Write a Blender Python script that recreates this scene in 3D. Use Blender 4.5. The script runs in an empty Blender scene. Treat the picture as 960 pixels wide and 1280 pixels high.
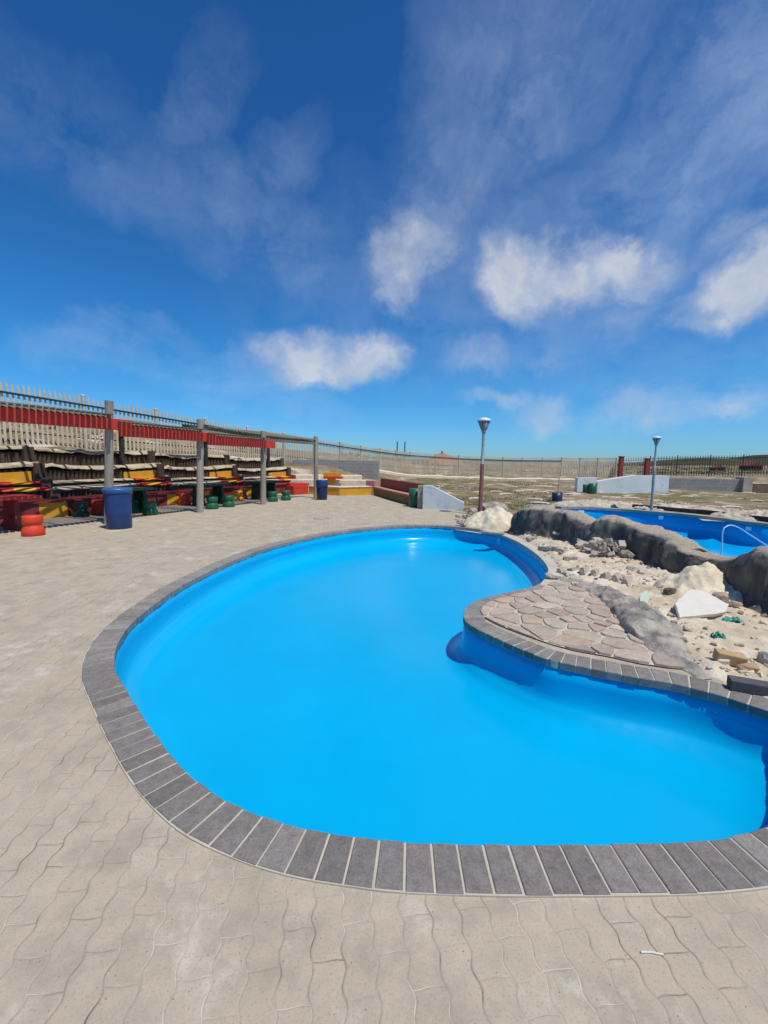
import bpy, bmesh, math, random
import numpy as np
from mathutils import Vector, Matrix, noise, geometry
random.seed(7)
S = bpy.context.scene
COL = S.collection
F, YH, H, ROLL = 540.0, 577.0, 1.6, math.radians(0.8)
P = math.atan((640 - YH) / F)
cr, sr = math.cos(ROLL), math.sin(ROLL)

# ------------------------------------------------------------------ helpers
def ray(px, py):
    a = (px - 480) / F; b = -(py - 640) / F
    u = a * cr - b * sr; w = a * sr + b * cr
    return Vector((u, math.cos(P) + w * math.sin(P), -math.sin(P) + w * math.cos(P)))
def at(px, py, z=0.0):
    "ground point seen in that direction"
    d = ray(px, py); t = (z - H) / d.z
    return Vector((d.x * t, d.y * t, z))
def aty(px, py, Y):
    d = ray(px, py); t = Y / d.y
    return Vector((d.x * t, Y, H + d.z * t))

class MB:
    def __init__(s): s.v = []; s.f = []; s.m = []; s.sm = []; s.c = []
    def add(s, vs, fs, mi=0, smooth=False, col=None):
        o = len(s.v); s.v += [tuple(p) for p in vs]
        for f in fs:
            s.f.append(tuple(i + o for i in f)); s.m.append(mi); s.sm.append(smooth); s.c.append(col)
    def box(s, c, d, rot=None, mi=0, bev=0.0, col=None):
        hx, hy, hz = d[0] / 2, d[1] / 2, d[2] / 2
        R = rot if rot is not None else Matrix.Identity(3)
        c = Vector(c)
        if bev <= 0:
            vs = [c + R @ Vector((x, y, z)) for x, y, z in ((-hx,-hy,-hz),(hx,-hy,-hz),(hx,hy,-hz),(-hx,hy,-hz),(-hx,-hy,hz),(hx,-hy,hz),(hx,hy,hz),(-hx,hy,hz))]
            s.add(vs, [(3,2,1,0),(4,5,6,7),(0,1,5,4),(1,2,6,5),(2,3,7,6),(3,0,4,7)], mi, col=col)
        else:
            bm = bmesh.new(); bmesh.ops.create_cube(bm, size=1)
            for v in bm.verts: v.co = Vector((v.co.x * d[0], v.co.y * d[1], v.co.z * d[2]))
            bmesh.ops.bevel(bm, geom=bm.edges[:], offset=min(bev, min(d) * .45), segments=2, affect='EDGES', profile=.6)
            bm.verts.index_update()
            s.add([c + R @ v.co for v in bm.verts], [[v.index for v in f.verts] for f in bm.faces], mi, col=col); bm.free()
    def tube(s, pts, rad, n=10, mi=0, cap=True, smooth=True):
        pts = [Vector(p) for p in pts]; k = len(pts)
        if not hasattr(rad, '__len__'): rad = [rad] * k
        vs = []; up = None
        for i, p in enumerate(pts):
            t = (pts[min(i + 1, k - 1)] - pts[max(i - 1, 0)]).normalized()
            if up is None: up = t.orthogonal().normalized()
            up = (up - t * up.dot(t)).normalized(); sd = t.cross(up)
            for j in range(n):
                a = 2 * math.pi * j / n
                vs.append(p + (up * math.cos(a) + sd * math.sin(a)) * rad[i])
        fs = [(i*n+j, i*n+(j+1)%n, (i+1)*n+(j+1)%n, (i+1)*n+j) for i in range(k-1) for j in range(n)]
        s.add(vs, fs, mi, smooth)
        if cap:
            s.add(vs[:n], [tuple(range(n))[::-1]], mi); s.add(vs[-n:], [tuple(range(n))], mi)
    def lathe(s, prof, c=(0,0,0), n=24, mi=0, smooth=True):
        c = Vector(c); vs = []
        for r, z in prof:
            for j in range(n):
                a = 2 * math.pi * j / n; vs.append(c + Vector((r * math.cos(a), r * math.sin(a), z)))
        k = len(prof)
        s.add(vs, [(i*n+j, i*n+(j+1)%n, (i+1)*n+(j+1)%n, (i+1)*n+j) for i in range(k-1) for j in range(n)], mi, smooth)
        if prof[0][0] > 1e-4: s.add(vs[:n], [tuple(range(n))[::-1]], mi)
        if prof[-1][0] > 1e-4: s.add(vs[-n:], [tuple(range(n))], mi)
    def prism(s, poly, z0, z1, mi=0, col=None, top=True):
        n = len(poly)
        A = sum(poly[i][0]*poly[(i+1)%n][1]-poly[(i+1)%n][0]*poly[i][1] for i in range(n))
        if A < 0: poly = poly[::-1]
        vs = [(p[0], p[1], z0) for p in poly] + [(p[0], p[1], z1) for p in poly]
        fs = [(i, (i+1)%n, n+(i+1)%n, n+i) for i in range(n)]
        fs.append(tuple(range(n, 2*n))); fs.append(tuple(range(n))[::-1])
        s.add(vs, fs, mi, col=col)
    def build(s, name, mats, parent=None, loc=None, auto=None):
        me = bpy.data.meshes.new(name); me.from_pydata(s.v, [], s.f)
        for m in (mats if isinstance(mats, (list, tuple)) else [mats]): me.materials.append(m)
        me.polygons.foreach_set('material_index', s.m); me.polygons.foreach_set('use_smooth', s.sm)
        if any(c is not None for c in s.c):
            a = me.color_attributes.new('tint', 'FLOAT_COLOR', 'CORNER'); buf = []
            for f, c in zip(s.f, s.c): buf += list(c or (1, 1, 1, 1)) * len(f)
            a.data.foreach_set('color', buf)
        me.update()
        o = bpy.data.objects.new(name, me); COL.objects.link(o)
        if parent is not None: o.parent = parent
        if loc is not None: o.location = loc
        return o
def thing(name, label, cat, loc=(0,0,0), rz=0.0, group=None):
    o = bpy.data.objects.new(name, None); COL.objects.link(o); o.empty_display_size = .1
    o.location = loc; o.rotation_euler = (0, 0, rz); return tag(o, label, cat, group)
def tag(o, label, cat, group=None, kind=None):
    o['label'] = label; o['category'] = cat
    if group: o['group'] = group
    if kind: o['kind'] = kind
    return o
def struct(o, kind='structure'):
    o['kind'] = kind; return o
def dup(root, loc, rz, label, group=None):
    r = root.copy(); COL.objects.link(r); r.location = loc; r.rotation_euler = (0, 0, rz); r['label'] = label
    if group: r['group'] = group
    for ch in list(root.children):
        c = ch.copy(); COL.objects.link(c); c.parent = r
        for g in list(ch.children):
            d = g.copy(); COL.objects.link(d); d.parent = c
    return r
def rot(ax, ay, az):
    from mathutils import Euler
    return Euler((ax, ay, az)).to_matrix()
def spline(pts, n, closed=False):
    "Catmull-Rom resampled to n equal steps"
    pts = [Vector((p[0], p[1], p[2] if len(p) > 2 else 0)) for p in pts]; k = len(pts); out = []
    segs = k if closed else k - 1
    for i in range(segs):
        g = lambda j: pts[j % k] if closed else pts[max(0, min(k - 1, j))]
        a, b, c, d = g(i-1), g(i), g(i+1), g(i+2)
        for q in range(16):
            t = q / 16
            out.append(.5 * ((2*b) + (c-a)*t + (2*a-5*b+4*c-d)*t*t + (3*b-a-3*c+d)*t**3))
    if closed: out.append(out[0].copy())
    else: out.append(pts[-1].copy())
    L = [0]
    for i in range(1, len(out)): L.append(L[-1] + (out[i] - out[i-1]).length)
    res = []; j = 0; m = n if closed else n - 1
    for i in range(n):
        t = L[-1] * i / m
        while j < len(L) - 2 and L[j+1] < t: j += 1
        f = (t - L[j]) / max(1e-9, L[j+1] - L[j]); res.append(out[j].lerp(out[j+1], min(1, f)))
    return res, L[-1]
def inpoly(x, y, poly):
    c = False; n = len(poly); j = n - 1
    for i in range(n):
        xi, yi = poly[i][0], poly[i][1]; xj, yj = poly[j][0], poly[j][1]
        if (yi > y) != (yj > y) and x < (xj-xi)*(y-yi)/(yj-yi)+xi: c = not c
        j = i
    return c
def polydist(x, y, poly, closed=True):
    best = 1e9; n = len(poly)
    for i in range(n if closed else n - 1):
        ax, ay = poly[i][0], poly[i][1]; bx, by = poly[(i+1)%n][0], poly[(i+1)%n][1]
        dx, dy = bx-ax, by-ay; L = dx*dx+dy*dy
        t = max(0, min(1, ((x-ax)*dx+(y-ay)*dy)/L)) if L else 0
        best = min(best, (ax+t*dx-x)**2+(ay+t*dy-y)**2)
    return math.sqrt(best)
def smooth01(t): t = max(0, min(1, t)); return t*t*(3-2*t)
def fbm(x, y, z=0, oct=4): return noise.fractal(Vector((x, y, z)), 1.0, 2.0, oct)

# ------------------------------------------------------------------ materials
class NT:
    def __init__(s, name):
        s.m = bpy.data.materials.new(name); s.m.use_nodes = True; s.t = s.m.node_tree; s.n = s.t.nodes
        s.b = s.n['Principled BSDF']; s.b.inputs['Specular IOR Level'].default_value = .35
    def new(s, ty, **kw):
        n = s.n.new(ty)
        for k, v in kw.items():
            if k.startswith('i_'):
                k = k[2:]; n.inputs[int(k) if k.isdigit() else k.replace('_', ' ')].default_value = v
            else: setattr(n, k, v)
        return n
    def l(s, a, b): s.t.links.new(a, b)
    def obj(s): return s.new('ShaderNodeTexCoord').outputs['Object']
    def pos(s): return s.new('ShaderNodeNewGeometry').outputs['Position']
    def noise(s, vec, scale, detail=4, rough=.6, out='Fac', dist=0.0):
        n = s.new('ShaderNodeTexNoise'); n.inputs['Scale'].default_value = scale; n.inputs['Detail'].default_value = detail
        n.inputs['Roughness'].default_value = rough; n.inputs['Distortion'].default_value = dist
        s.l(vec, n.inputs['Vector']); return n.outputs[out]
    def ramp(s, fac, stops, interp='LINEAR'):
        r = s.new('ShaderNodeValToRGB'); e = r.color_ramp.elements; r.color_ramp.interpolation = interp
        while len(e) < len(stops): e.new(.5)
        for el, (p, c) in zip(e, stops): el.position = p; el.color = c if hasattr(c, '__len__') and len(c) == 4 else ((*c, 1) if hasattr(c, '__len__') else (c, c, c, 1))
        s.l(fac, r.inputs[0]); return r.outputs[0]
    def mix(s, fac, a, b, mode='MIX'):
        m = s.new('ShaderNodeMix', data_type='RGBA', blend_type=mode)
        for sock, v in ((m.inputs['Factor'], fac), (m.inputs['A'], a), (m.inputs['B'], b)):
            if isinstance(v, (int, float)): sock.default_value = v
            elif isinstance(v, tuple): sock.default_value = (*v, 1) if len(v) == 3 else v
            else: s.l(v, sock)
        return m.outputs['Result']
    def math(s, op, a, b=0.0, c=0.0):
        m = s.new('ShaderNodeMath', operation=op)
        for i, v in enumerate((a, b, c)):
            if isinstance(v, (int, float)): m.inputs[i].default_value = v
            else: s.l(v, m.inputs[i])
        return m.outputs[0]
    def color(s, c):
        if isinstance(c, tuple): s.b.inputs['Base Color'].default_value = (*c, 1)
        else: s.l(c, s.b.inputs['Base Color'])
    def bump(s, h, strength=.5, dist=.02):
        b = s.new('ShaderNodeBump'); b.inputs['Strength'].default_value = strength; b.inputs['Distance'].default_value = dist
        s.l(h, b.inputs['Height']); s.l(b.outputs[0], s.b.inputs['Normal'])
    def rough(s, v):
        if isinstance(v, (int, float)): s.b.inputs['Roughness'].default_value = v
        else: s.l(v, s.b.inputs['Roughness'])

def painted(name, c, rough=.5, wear=.25, scale=6, wearcol=None, bump=.15, spec=.35):
    t = NT(name); p = t.pos()
    n = t.noise(p, scale, 6, .65); n2 = t.noise(p, scale * 6, 3, .6)
    dk = tuple(x * (1 - wear) for x in c); lt = tuple(min(1, x * (1 + wear) + .004) for x in c)
    base = t.ramp(n, [(.3, dk), (.7, lt)])
    if wearcol:
        base = t.mix(t.ramp(t.noise(p, scale * 2.3, 8, .75), [(.56, 0.0), (.66, .8)]), base, wearcol)
    t.color(base); t.rough(rough); t.bump(n2, bump, .01); t.b.inputs['Specular IOR Level'].default_value = spec
    return t.m
def wood(name, c1, c2, rough=.85):
    t = NT(name); p = t.obj(); mp = t.new('ShaderNodeMapping'); mp.inputs['Scale'].default_value = (14, 14, 1.2); t.l(p, mp.inputs[0])
    n = t.noise(mp.outputs[0], 2.2, 8, .7); oi = t.new('ShaderNodeObjectInfo')
    n2 = t.noise(t.pos(), .9, 3, .6)
    c = t.ramp(t.math('ADD', n, t.math('MULTIPLY', t.math('SUBTRACT', n2, .5), .6)), [(.28, c1), (.72, c2)])
    t.color(c); t.rough(rough); t.bump(n, .35, .008); t.b.inputs['Specular IOR Level'].default_value = .2
    return t.m
def earth(name, stops, scale=1.0, bump=.6, bd=.05, fine=40):
    t = NT(name); p = t.pos(); n = t.noise(p, scale, 8, .65, dist=.3); n2 = t.noise(p, fine, 6, .7)
    f = t.math('ADD', t.math('MULTIPLY', n, .75), t.math('MULTIPLY', n2, .25))
    t.color(t.ramp(f, stops)); t.rough(.95); t.bump(t.math('ADD', n, n2), bump, bd); t.b.inputs['Specular IOR Level'].default_value = .1
    return t.m

def mat_deck():
    t = NT('interlocking_pavers'); p = t.pos(); sp = t.new('ShaderNodeSeparateXYZ')
    # the laying direction wanders a little
    wob = t.noise(p, .35, 2, .5, 'Color'); wv = t.new('ShaderNodeVectorMath', operation='MULTIPLY_ADD')
    t.l(wob, wv.inputs[0]); wv.inputs[1].default_value = (.12, .12, 0); t.l(p, wv.inputs[2])
    wob2 = t.noise(p, 7, 3, .6, 'Color'); wv2 = t.new('ShaderNodeVectorMath', operation='MULTIPLY_ADD')
    t.l(wob2, wv2.inputs[0]); wv2.inputs[1].default_value = (.013, .013, 0); t.l(wv.outputs[0], wv2.inputs[2])
    rt = t.new('ShaderNodeMapping'); rt.inputs['Rotation'].default_value = (0, 0, math.radians(-7)); t.l(wv2.outputs[0], rt.inputs[0])
    t.l(rt.outputs[0], sp.inputs[0])
    X, Y = sp.outputs[0], sp.outputs[1]
    zx = t.math('MULTIPLY', t.math('SINE', t.math('MULTIPLY', Y, 2*math.pi/.108)), .0068)
    zy = t.math('MULTIPLY', t.math('SINE', t.math('MULTIPLY', X, 2*math.pi/.1)), .0022)
    u = t.math('ADD', Y, zy); v = t.math('ADD', X, zx)
    cb = t.new('ShaderNodeCombineXYZ'); t.l(u, cb.inputs[0]); t.l(v, cb.inputs[1])
    def brick(ms, sm):
        b = t.new('ShaderNodeTexBrick', offset=.5, offset_frequency=2, squash=1.0); b.inputs['Scale'].default_value = 1
        b.inputs['Mortar Size'].default_value = ms; b.inputs['Mortar Smooth'].default_value = sm
        b.inputs['Brick Width'].default_value = .215; b.inputs['Row Height'].default_value = .104; b.inputs['Bias'].default_value = 0
        b.inputs['Color1'].default_value = (0,0,0,1); b.inputs['Color2'].default_value = (1,1,1,1); b.inputs['Mortar'].default_value = (.5,.5,.5,1)
        t.l(cb.outputs[0], b.inputs['Vector']); return b
    b = brick(.0027, .3)
    each = t.new('ShaderNodeSeparateColor'); t.l(b.outputs['Color'], each.inputs[0])
    RH, BW = .104, .215
    wn = t.math('ADD', .0009, t.math('MULTIPLY', t.noise(p, 11, 4, .7), .0034))
    vr = t.math('DIVIDE', v, RH); row = t.math('FLOOR', vr)
    dr = t.math('MULTIPLY', t.math('SUBTRACT', .5, t.math('ABSOLUTE', t.math('SUBTRACT', t.math('FRACT', vr), .5))), RH)
    uo = t.math('ADD', t.math('DIVIDE', u, BW), t.math('MULTIPLY', t.math('MODULO', row, 2.0), .5))
    dc = t.math('MULTIPLY', t.math('SUBTRACT', .5, t.math('ABSOLUTE', t.math('SUBTRACT', t.math('FRACT', uo), .5))), BW)
    def line(d, wf, soft):
        w0 = t.math('MULTIPLY', wn, wf); return t.math('MINIMUM', t.math('MAXIMUM', t.math('DIVIDE', t.math('SUBTRACT', w0, d), soft), 0.0), 1.0)
    jr = t.math('MULTIPLY', line(dr, 1.0, .0012), t.ramp(t.noise(p, 7.5, 5, .7), [(.38, .10), (.58, 1.0)]))
    jc_ = t.math('MULTIPLY', line(dc, .9, .0012), t.ramp(t.noise(p, 5.1, 4, .65), [(.38, .0), (.58, .9)]))
    joint = t.math('MAXIMUM', jr, jc_); wide = t.math('MAXIMUM', line(dr, 3.2, .006), t.math('MULTIPLY', line(dc, 3.0, .006), .6))
    big = t.noise(p, .5, 5, .6); med = t.noise(p, 3.5, 6, .65); fine = t.noise(p, 120, 3, .7)
    base = t.ramp(big, [(.3, (.425,.352,.250)), (.5, (.465,.392,.283)), (.7, (.435,.370,.275))])
    base = t.mix(t.math('MULTIPLY', t.math('SUBTRACT', each.outputs[0], .30), .32), base, (.58,.49,.37))
    base = t.mix(t.ramp(t.noise(p, 8, 6, .7), [(.40, .35), (.52, 0.0)]), base, (.36,.315,.26))
    base = t.mix(t.ramp(t.noise(p, 6.3, 7, .75), [(.56, 0.0), (.66, .42)]), base, (.56,.50,.39))
    base = t.mix(t.ramp(med, [(.36, .62), (.52, 0.0)]), base, (.32,.27,.205))
    base = t.mix(t.ramp(t.noise(p, 2.1, 7, .7), [(.555, 0.0), (.68, .75)]), base, (.63,.57,.475))
    base = t.mix(t.ramp(fine, [(.34, .55), (.46, 0.0)]), base, (.27,.225,.17))
    # dark pits and a few drips of blue paint
    vo = t.new('ShaderNodeTexVoronoi'); vo.inputs['Scale'].default_value = 26; t.l(p, vo.inputs['Vector'])
    base = t.mix(t.ramp(vo.outputs['Distance'], [(.045, .8), (.085, 0.0)]), base, (.17,.13,.095))
    drip = t.math('MULTIPLY', t.ramp(t.noise(p, 24, 3, .5), [(.69, 0.0), (.715, .7)]), t.ramp(t.noise(p, 1.3, 2, .5), [(.55, 0.0), (.62, 1.0)]))
    base = t.mix(drip, base, (.10,.25,.45))
    # joints: sand filled (pale) in places, washed out (dark) in others
    jn = t.noise(p, 2.6, 3, .6); jc = t.ramp(jn, [(.35, (.11,.09,.065)), (.46, (.29,.245,.185)), (.57, (.62,.55,.44))])
    base = t.mix(t.math('MULTIPLY', wide, .20), base, (.30,.25,.19))
    base = t.mix(joint, base, jc)
    t.color(base); t.rough(.93); t.b.inputs['Specular IOR Level'].default_value = .15
    h = t.math('SUBTRACT', t.math('MULTIPLY', med, .25), t.math('ADD', t.math('MULTIPLY', joint, .7), t.math('MULTIPLY', wide, .22)))
    h = t.math('ADD', h, t.math('MULTIPLY', fine, .18))
    t.bump(h, .45, .010); return t.m

def mat_pool(name, c):
    t = NT(name); p = t.pos()
    n = t.noise(p, 1.1, 5, .6); n2 = t.noise(p, 9, 4, .6); n3 = t.noise(p, 85, 4, .65)
    t.color(t.ramp(t.math('ADD', t.math('MULTIPLY', n, .9), t.math('MULTIPLY', n2, .1)), [(.3, tuple(x*.95 for x in c)), (.7, tuple(x*1.04 for x in c))]))
    t.rough(t.ramp(n2, [(.35, .17), (.65, .23)])); t.b.inputs['Specular IOR Level'].default_value = .38
    t.bump(t.math('ADD', n3, t.math('MULTIPLY', n2, .5)), .07, .003); return t.m

def mat_tint(name, rough=.9, bump=.4, spec=.15, scale=30, dark=.72, light=1.18):
    t = NT(name); a = t.new('ShaderNodeAttribute', attribute_name='tint'); p = t.pos()
    n = t.noise(p, scale, 6, .7); n2 = t.noise(p, scale * .2, 4, .6)
    f = t.math('ADD', t.math('MULTIPLY', n, .6), t.math('MULTIPLY', n2, .4))
    v = t.ramp(f, [(.3, dark), (.7, light)])
    t.color(t.mix(1.0, a.outputs['Color'], v, 'MULTIPLY')); t.rough(rough); t.bump(n, bump, .008)
    t.b.inputs['Specular IOR Level'].default_value = spec; return t.m

def mat_rock():
    t = NT('sculpted_concrete'); p = t.pos(); a = t.new('ShaderNodeAttribute', attribute_name='tint')
    sc = t.new('ShaderNodeSeparateColor'); t.l(a.outputs['Color'], sc.inputs[0])
    mp = t.new('ShaderNodeMapping'); mp.inputs['Scale'].default_value = (1, 1, .3); t.l(p, mp.inputs[0])
    n = t.noise(mp.outputs[0], 3.2, 8, .68); n2 = t.noise(p, 22, 8, .75); n3 = t.noise(p, 1.5, 3, .6)
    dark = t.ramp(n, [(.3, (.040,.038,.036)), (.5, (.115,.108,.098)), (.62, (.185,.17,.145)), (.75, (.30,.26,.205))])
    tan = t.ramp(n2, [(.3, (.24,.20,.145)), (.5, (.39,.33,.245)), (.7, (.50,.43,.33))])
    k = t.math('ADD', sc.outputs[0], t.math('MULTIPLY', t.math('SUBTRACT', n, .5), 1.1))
    c = t.mix(t.ramp(k, [(.36, 0.0), (.58, 1.0)]), dark, tan)  # tint blends from dark on the face to tan towards the top
    t.color(c); t.rough(.9); t.bump(t.math('ADD', n, t.math('MULTIPLY', n2, .8)), .65, .035); t.b.inputs['Specular IOR Level'].default_value = .2
    return t.m

def mat_ground():
    t = NT('dry_ground'); p = t.pos()
    n = t.noise(p, .16, 6, .6, dist=.4); n2 = t.noise(p, .9, 6, .65); n3 = t.noise(p, 14, 5, .7)
    dirt = t.ramp(t.math('ADD', t.math('MULTIPLY', n2, .6), t.math('MULTIPLY', n3, .4)), [(.34, (.15,.10,.058)), (.48, (.26,.185,.11)), (.66, (.42,.33,.215))])
    veg = t.ramp(n3, [(.3, (.075,.082,.032)), (.5, (.14,.135,.055)), (.7, (.24,.205,.105))])
    c = t.mix(t.ramp(t.math('ADD', t.math('MULTIPLY', n, .6), t.math('MULTIPLY', n2, .4)), [(.42, .85), (.53, .06)]), dirt, veg)
    chalk = t.math('MULTIPLY', t.ramp(t.noise(p, .75, 6, .62, dist=.5), [(.55, 0.0), (.60, 1.0)]), t.ramp(t.noise(p, .12, 2, .5), [(.42, .0), (.55, 1.0)]))
    c = t.mix(chalk, c, t.ramp(n3, [(.3, (.42,.36,.27)), (.6, (.66,.6,.5))]))
    t.color(c); t.rough(.97); t.bump(t.math('ADD', n2, n3), .4, .03); t.b.inputs['Specular IOR Level'].default_value = .05
    return t.m

M = {}
M['deck'] = mat_deck()
M['pool'] = mat_pool('blue_pool_paint', (.0002, .395, .70))
M['pool2'] = mat_pool('blue_pool_paint_far', (.0003, .36, .72))
M['tint'] = mat_tint('tinted_stone')
M['brick'] = mat_tint('charcoal_brick', rough=.85, scale=110, dark=.55, light=1.4)
M['flag'] = mat_tint('flagstone', rough=.9, scale=26, bump=.5, dark=.72, light=1.38)
M['mortar'] = earth('cream_mortar', [(.3, (.42,.37,.29)), (.7, (.60,.54,.44))], 4, .3, .01)
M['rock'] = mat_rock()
M['ground'] = mat_ground()
M['sand'] = earth('sandy_rubble', [(.32, (.36,.28,.19)), (.43, (.53,.435,.31)), (.53, (.63,.535,.395)), (.66, (.74,.655,.52))], 2.2, .6, .025, 34)
M['sandpile'] = earth('pale_sand', [(.32, (.50,.40,.26)), (.44, (.66,.55,.39)), (.58, (.78,.68,.51))], 5, .5, .02, 30)
M['cement'] = earth('rough_cement', [(.3, (.25,.22,.175)), (.5, (.38,.34,.275)), (.7, (.5,.455,.38))], 3, .8, .03, 40)
M['greycement'] = earth('grey_concrete', [(.34, (.12,.115,.105)), (.45, (.27,.25,.215)), (.54, (.42,.375,.305)), (.66, (.55,.49,.385))], 4.5, .7, .03, 30)
M['post'] = wood('weathered_pole', (.25,.215,.165), (.44,.39,.315))
M['fencewood'] = wood('weathered_pale', (.45,.375,.265), (.68,.59,.44))
M['slat'] = wood('grey_green_lath', (.11,.108,.08), (.24,.225,.17))
M['darkwood'] = painted('dark_stain', (.035,.03,.026), .8, .4)
M['log'] = wood('dark_log_wall', (.046,.034,.025), (.115,.086,.062))
M['cap'] = earth('sandy_log_cap', [(.3, (.30,.235,.15)), (.5, (.52,.43,.30)), (.7, (.66,.56,.41))], 3.5, .8, .03, 25)
M['red'] = painted('red_paint', (.56,.042,.024), .55, .18, 5, (.42,.12,.08))
M['maroon'] = painted('maroon_paint', (.22,.028,.03), .6, .25, 5, (.30,.11,.10))
M['pink'] = painted('faded_pink_paint', (.50,.24,.19), .7, .15, 5)
M['yellow'] = painted('yellow_paint', (.68,.34,.02), .6, .15, 4, (.55,.38,.15))
M['orange'] = painted('orange_red_paint', (.70,.06,.022), .45, .12, 6)
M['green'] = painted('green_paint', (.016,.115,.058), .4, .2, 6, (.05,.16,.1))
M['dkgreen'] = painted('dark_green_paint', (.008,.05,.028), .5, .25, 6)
M['blue'] = painted('blue_plastic', (.020,.052,.17), .38, .12, 4)
M['bluelid'] = painted('blue_lid', (.035,.115,.30), .4, .12, 4)
M['navy'] = painted('navy_plastic', (.012,.026,.075), .4, .2, 4)
M['paleblue'] = painted('pale_blue_wall', (.64,.69,.69), .75, .05, 1.5, (.42,.43,.42), .2)
M['block'] = None
M['steel'] = painted('galvanised_steel', (.30,.31,.315), .45, .12, 8)
M['lampred'] = painted('faded_red_pole', (.26,.115,.105), .55, .2, 7, (.36,.24,.22))
M['darksteel'] = painted('dark_steel', (.04,.035,.03), .5, .3, 8)
M['rail'] = painted('black_rail', (.03,.03,.033), .6, .2, 8)
M['white'] = painted('white_plaster', (.66,.61,.53), .6, .06, 7, (.6,.57,.5))
M['fitting'] = painted('white_fitting', (.85,.86,.86), .3, .03, 9)
M['glass'] = painted('grey_lamp_glass', (.25,.29,.30), .2, .1, 4)
M['cap_white'] = painted('pale_lamp_cap', (.70,.73,.74), .4, .05, 4)
M['tan'] = painted('tan_brick', (.46,.30,.14), .85, .15, 12)
M['teal'] = painted('green_plastic_scrap', (.03,.25,.19), .35, .3, 14)
M['paleglass'] = painted('pale_green_sheet', (.50,.57,.48), .3, .06, 6)
M['scrub'] = mat_tint('scrub_leaves', scale=3, dark=.6, light=1.3)
def mat_block():
    t = NT('grey_concrete_blocks'); p = t.obj()
    b = t.new('ShaderNodeTexBrick', offset=.5); b.inputs['Scale'].default_value = 1; b.inputs['Brick Width'].default_value = .4; b.inputs['Row Height'].default_value = .2
    b.inputs['Mortar Size'].default_value = .012; b.inputs['Color1'].default_value = (.29,.285,.28,1); b.inputs['Color2'].default_value = (.38,.37,.355,1); b.inputs['Mortar'].default_value = (.46,.44,.41,1)
    sp = t.new('ShaderNodeSeparateXYZ'); t.l(p, sp.inputs[0]); cb = t.new('ShaderNodeCombineXYZ'); t.l(sp.outputs[0], cb.inputs[0]); t.l(sp.outputs[2], cb.inputs[1]); t.l(cb.outputs[0], b.inputs['Vector'])
    n = t.noise(p, 2.5, 6, .65)
    t.color(t.mix(t.ramp(n, [(.4, .55), (.6, 0.0)]), b.outputs['Color'], (.30,.26,.21))); t.rough(.95); t.bump(b.outputs['Fac'], .4, .02); return t.m
M['block'] = mat_block()
def mat_pillar():
    t = NT('red_brick_pillar'); p = t.obj(); n = t.noise(p, 5, 5, .6)
    t.color(t.ramp(n, [(.3, (.22,.04,.034)), (.7, (.33,.068,.055))])); t.rough(.85); return t.m
M['pillar'] = mat_pillar()

# ------------------------------------------------------------------ camera, light, sky
cam = bpy.data.cameras.new('camera'); co = bpy.data.objects.new('camera', cam); COL.objects.link(co); S.camera = co
cam.sensor_fit = 'VERTICAL'; cam.sensor_height = 36; cam.sensor_width = 27; cam.lens = 36 * F / 1280; cam.clip_end = 6000; cam.clip_start = .05
X0 = Vector((1,0,0)); U0 = Vector((0, math.sin(P), math.cos(P))); FW = Vector((0, math.cos(P), -math.sin(P)))
Rt = cr*X0 + sr*U0; Up = -sr*X0 + cr*U0
mw = Matrix((Rt, Up, -FW)).transposed().to_4x4(); mw.translation = (0, 0, H); co.matrix_world = mw

SUN = Vector((.31, -.285, .905)).normalized()
sl = bpy.data.lights.new('sun', 'SUN'); sl.energy = 3.9; sl.angle = math.radians(.5); sl.color = (1, .955, .88)
so = bpy.data.objects.new('sun', sl); COL.objects.link(so); so.location = (20, -3, 45)
so.rotation_euler = SUN.to_track_quat('Z', 'Y').to_euler()

W = bpy.data.worlds.new('World'); S.world = W; W.use_nodes = True
class WT(NT):
    def __init__(s, w): s.t = w.node_tree; s.n = s.t.nodes
w = WT(W); bg = w.n['Background']
sky = w.new('ShaderNodeTexSky', sky_type='NISHITA'); sky.sun_disc = False
sky.sun_elevation = math.asin(SUN.z); sky.sun_rotation = math.atan2(SUN.x, SUN.y); sky.altitude = 50; sky.dust_density = .2; sky.ozone_density = 2.0; sky.air_density = 1.0
gm = w.new('ShaderNodeGamma'); gm.inputs[1].default_value = 1.0; w.l(sky.outputs[0], gm.inputs[0])
hs = w.new('ShaderNodeHueSaturation'); hs.inputs['Saturation'].default_value = 1.28; hs.inputs['Value'].default_value = 1.0; hs.inputs['Hue'].default_value = .5; w.l(gm.outputs[0], hs.inputs['Color'])
D = w.new('ShaderNodeTexCoord').outputs['Generated']
nm = w.new('ShaderNodeVectorMath', operation='NORMALIZE'); w.l(D, nm.inputs[0]); D = nm.outputs[0]
# project directions on a flat cloud layer so that cirrus streaks foreshorten
sp = w.new('ShaderNodeSeparateXYZ'); w.l(D, sp.inputs[0])
tint = w.ramp(sp.outputs[2], [(.0, (.44,.84,1.50)), (.06, (.39,.88,1.45)), (.17, (.37,.99,1.40)), (.40, (.46,.98,1.32)), (.75, (.49,.87,1.18))])
skyc = w.mix(1.0, hs.outputs[0], tint, 'MULTIPLY')
zc = w.math('MAXIMUM', sp.outputs[2], .02); inv = w.math('DIVIDE', 1.0, w.math('ADD', zc, .12))
lay = w.new('ShaderNodeVectorMath', operation='SCALE'); w.l(D, lay.inputs[0]); w.l(inv, lay.inputs['Scale'])
cir = w.new('ShaderNodeMapping'); cir.inputs['Rotation'].default_value = (0, 0, math.radians(35)); cir.inputs['Scale'].default_value = (1.0, .62, 1.0); w.l(lay.outputs[0], cir.inputs[0])
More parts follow.
